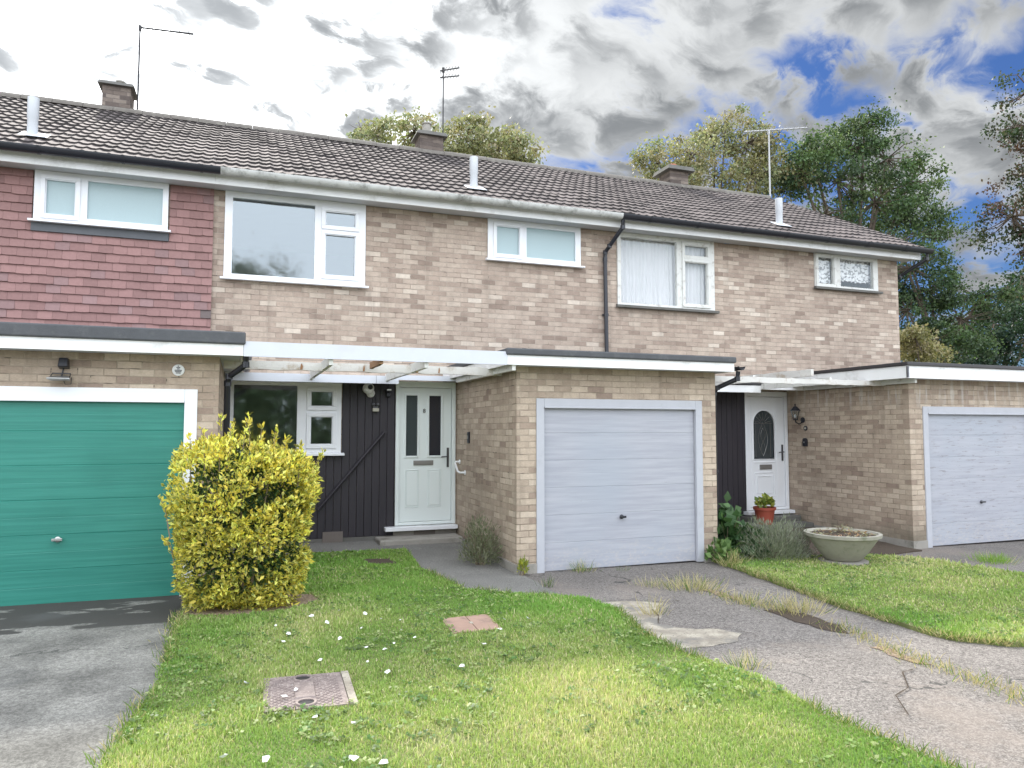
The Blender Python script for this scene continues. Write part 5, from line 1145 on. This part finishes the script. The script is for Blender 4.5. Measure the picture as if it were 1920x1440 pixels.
tree('maple_tree',W(820,330,21)[0],21,5.5,blobs_at([(700,262,38,30),(770,262,30,25),(870,265,48,32),(930,285,45,25),(980,295,20,14),(680,240,16,12),(880,235,22,14),(800,300,60,30)],21),14000,.11,OLIVE,'yellowing maple showing above the ridge behind the middle chimney',61,.20,.08,240,gt=-.7)
tree('ash_tree',W(1330,380,23)[0],23,6,blobs_at([(1235,300,40,28),(1300,290,40,35),(1350,255,30,35),(1390,275,40,35),(1270,335,55,25),(1400,330,60,40),(1355,230,14,16),(1440,300,35,35),(1470,350,30,30),(1340,330,50,30)],23),19000,.115,OLIVE+[(.20,.18,.09)],'sparse yellow green tree above the ridge left of the grey aerial',62,.22,.09,300,gt=-.55)
tree('oak_tree',W(1600,430,22)[0],22,6.5,blobs_at([(1530,285,45,35),(1610,270,45,45),(1660,300,45,50),(1710,340,35,35),(1570,340,60,45),(1640,380,60,50),(1700,400,50,40),(1740,440,35,25),(1500,320,30,40),(1620,235,25,20),(1560,400,60,30)],22,1.6),40000,.12,DARK+MIDG[:2],'tall dark green oak rising above the gable end',63,.30,.16,300)
tree('broadleaf_tree',W(1760,560,20)[0],20,4.2,blobs_at([(1720,500,45,40),(1760,540,50,50),(1720,580,50,45),(1790,600,45,45),(1740,640,70,40),(1800,650,50,30),(1700,450,30,25),(1820,560,25,22)],20,1.4),36000,.105,DARK+MIDG[:1],'dark green tree filling the gap right of the end house',64,.26,.14,260)
tree('yew_tree',W(1860,640,24)[0],24,3.0,blobs_at([(1850,610,45,35),(1900,590,50,50),(1880,650,70,40),(1950,560,50,70),(1960,630,60,60),(1800,665,60,30)],24,1.4),24000,.15,[(.018,.045,.022),(.03,.06,.028),(.02,.04,.03)],'very dark tree low at the right edge above the garage roof',65,.38,.17,100)
tree('birch_tree',W(1735,665,17)[0],17,2.0,blobs_at([(1725,650,32,26),(1760,668,32,16),(1700,640,14,22)],17,.6),5000,.10,[(.30,.27,.14),(.20,.20,.09),(.36,.30,.20)],'pale autumn shrub directly behind the right garage roof',66,.22,.07,40)
tree('beech_tree',17.6,11.5,6.0,blobs_at([(1950,160,38,45),(1940,230,34,30),(1905,236,22,10),(1965,320,30,35),(1935,395,30,38),(1940,470,24,34),(2010,250,60,120),(2090,260,110,160),(1928,525,16,24),(2010,420,66,90)],11.3,1.0),24000,.075,[(.035,.06,.03),(.05,.08,.035),(.11,.06,.05),(.04,.05,.03)],'overhanging beech with drooping branches at the top right edge',67,.17,.10,260,droop=.3)
# across the road behind the photographer, seen only in the window glass
tree('broadleaf_tree',.8,-17,5.5,[(.8,-17,7.8,2.0,1.5,2.3),(-.6,-17,7.0,1.2,1.2,1.4),(2.4,-17,6.6,1.2,1.2,1.6)],14000,.15,MIDG,'tall tree across the road behind the viewer',71,.6,.25,60)
def long_hedge(x0,x1,y,h,n,col,label,seed,ls=.29):
    r=np.random.default_rng(seed); t=thing('hedge',((x0+x1)/2,y,-.2),label,'hedge')
    P=np.stack([r.uniform(x0,x1,n),y+r.normal(0,.28,n),r.uniform(-.2,h,n)],1); P[:,2]*=1+.10*fnoise(P[:,0],P[:,0]*0,.9,3)
    c=np.array(col)*r.uniform(.5,1.7,n)[:,None]
    scatter('foliage','leaf',LEAF_V*np.array([1.6,1,1]),LEAF_F,P,r.normal(0,1,(n,3)),r.normal(0,.4,(n,3))+np.array([0,1 if y<0 else -1,.5]),r.uniform(.6,1.4,n)*ls,np.repeat(c[:,None,:],4,1),t)
long_hedge(-16,24,-14,4.3,34000,(.12,.18,.105),'long pale green hedge across the road behind the viewer',88)
long_hedge(13.2,27,13.4,2.55,26000,(.05,.09,.04),'dark hedge running on beyond the right hand garage',89,.13)
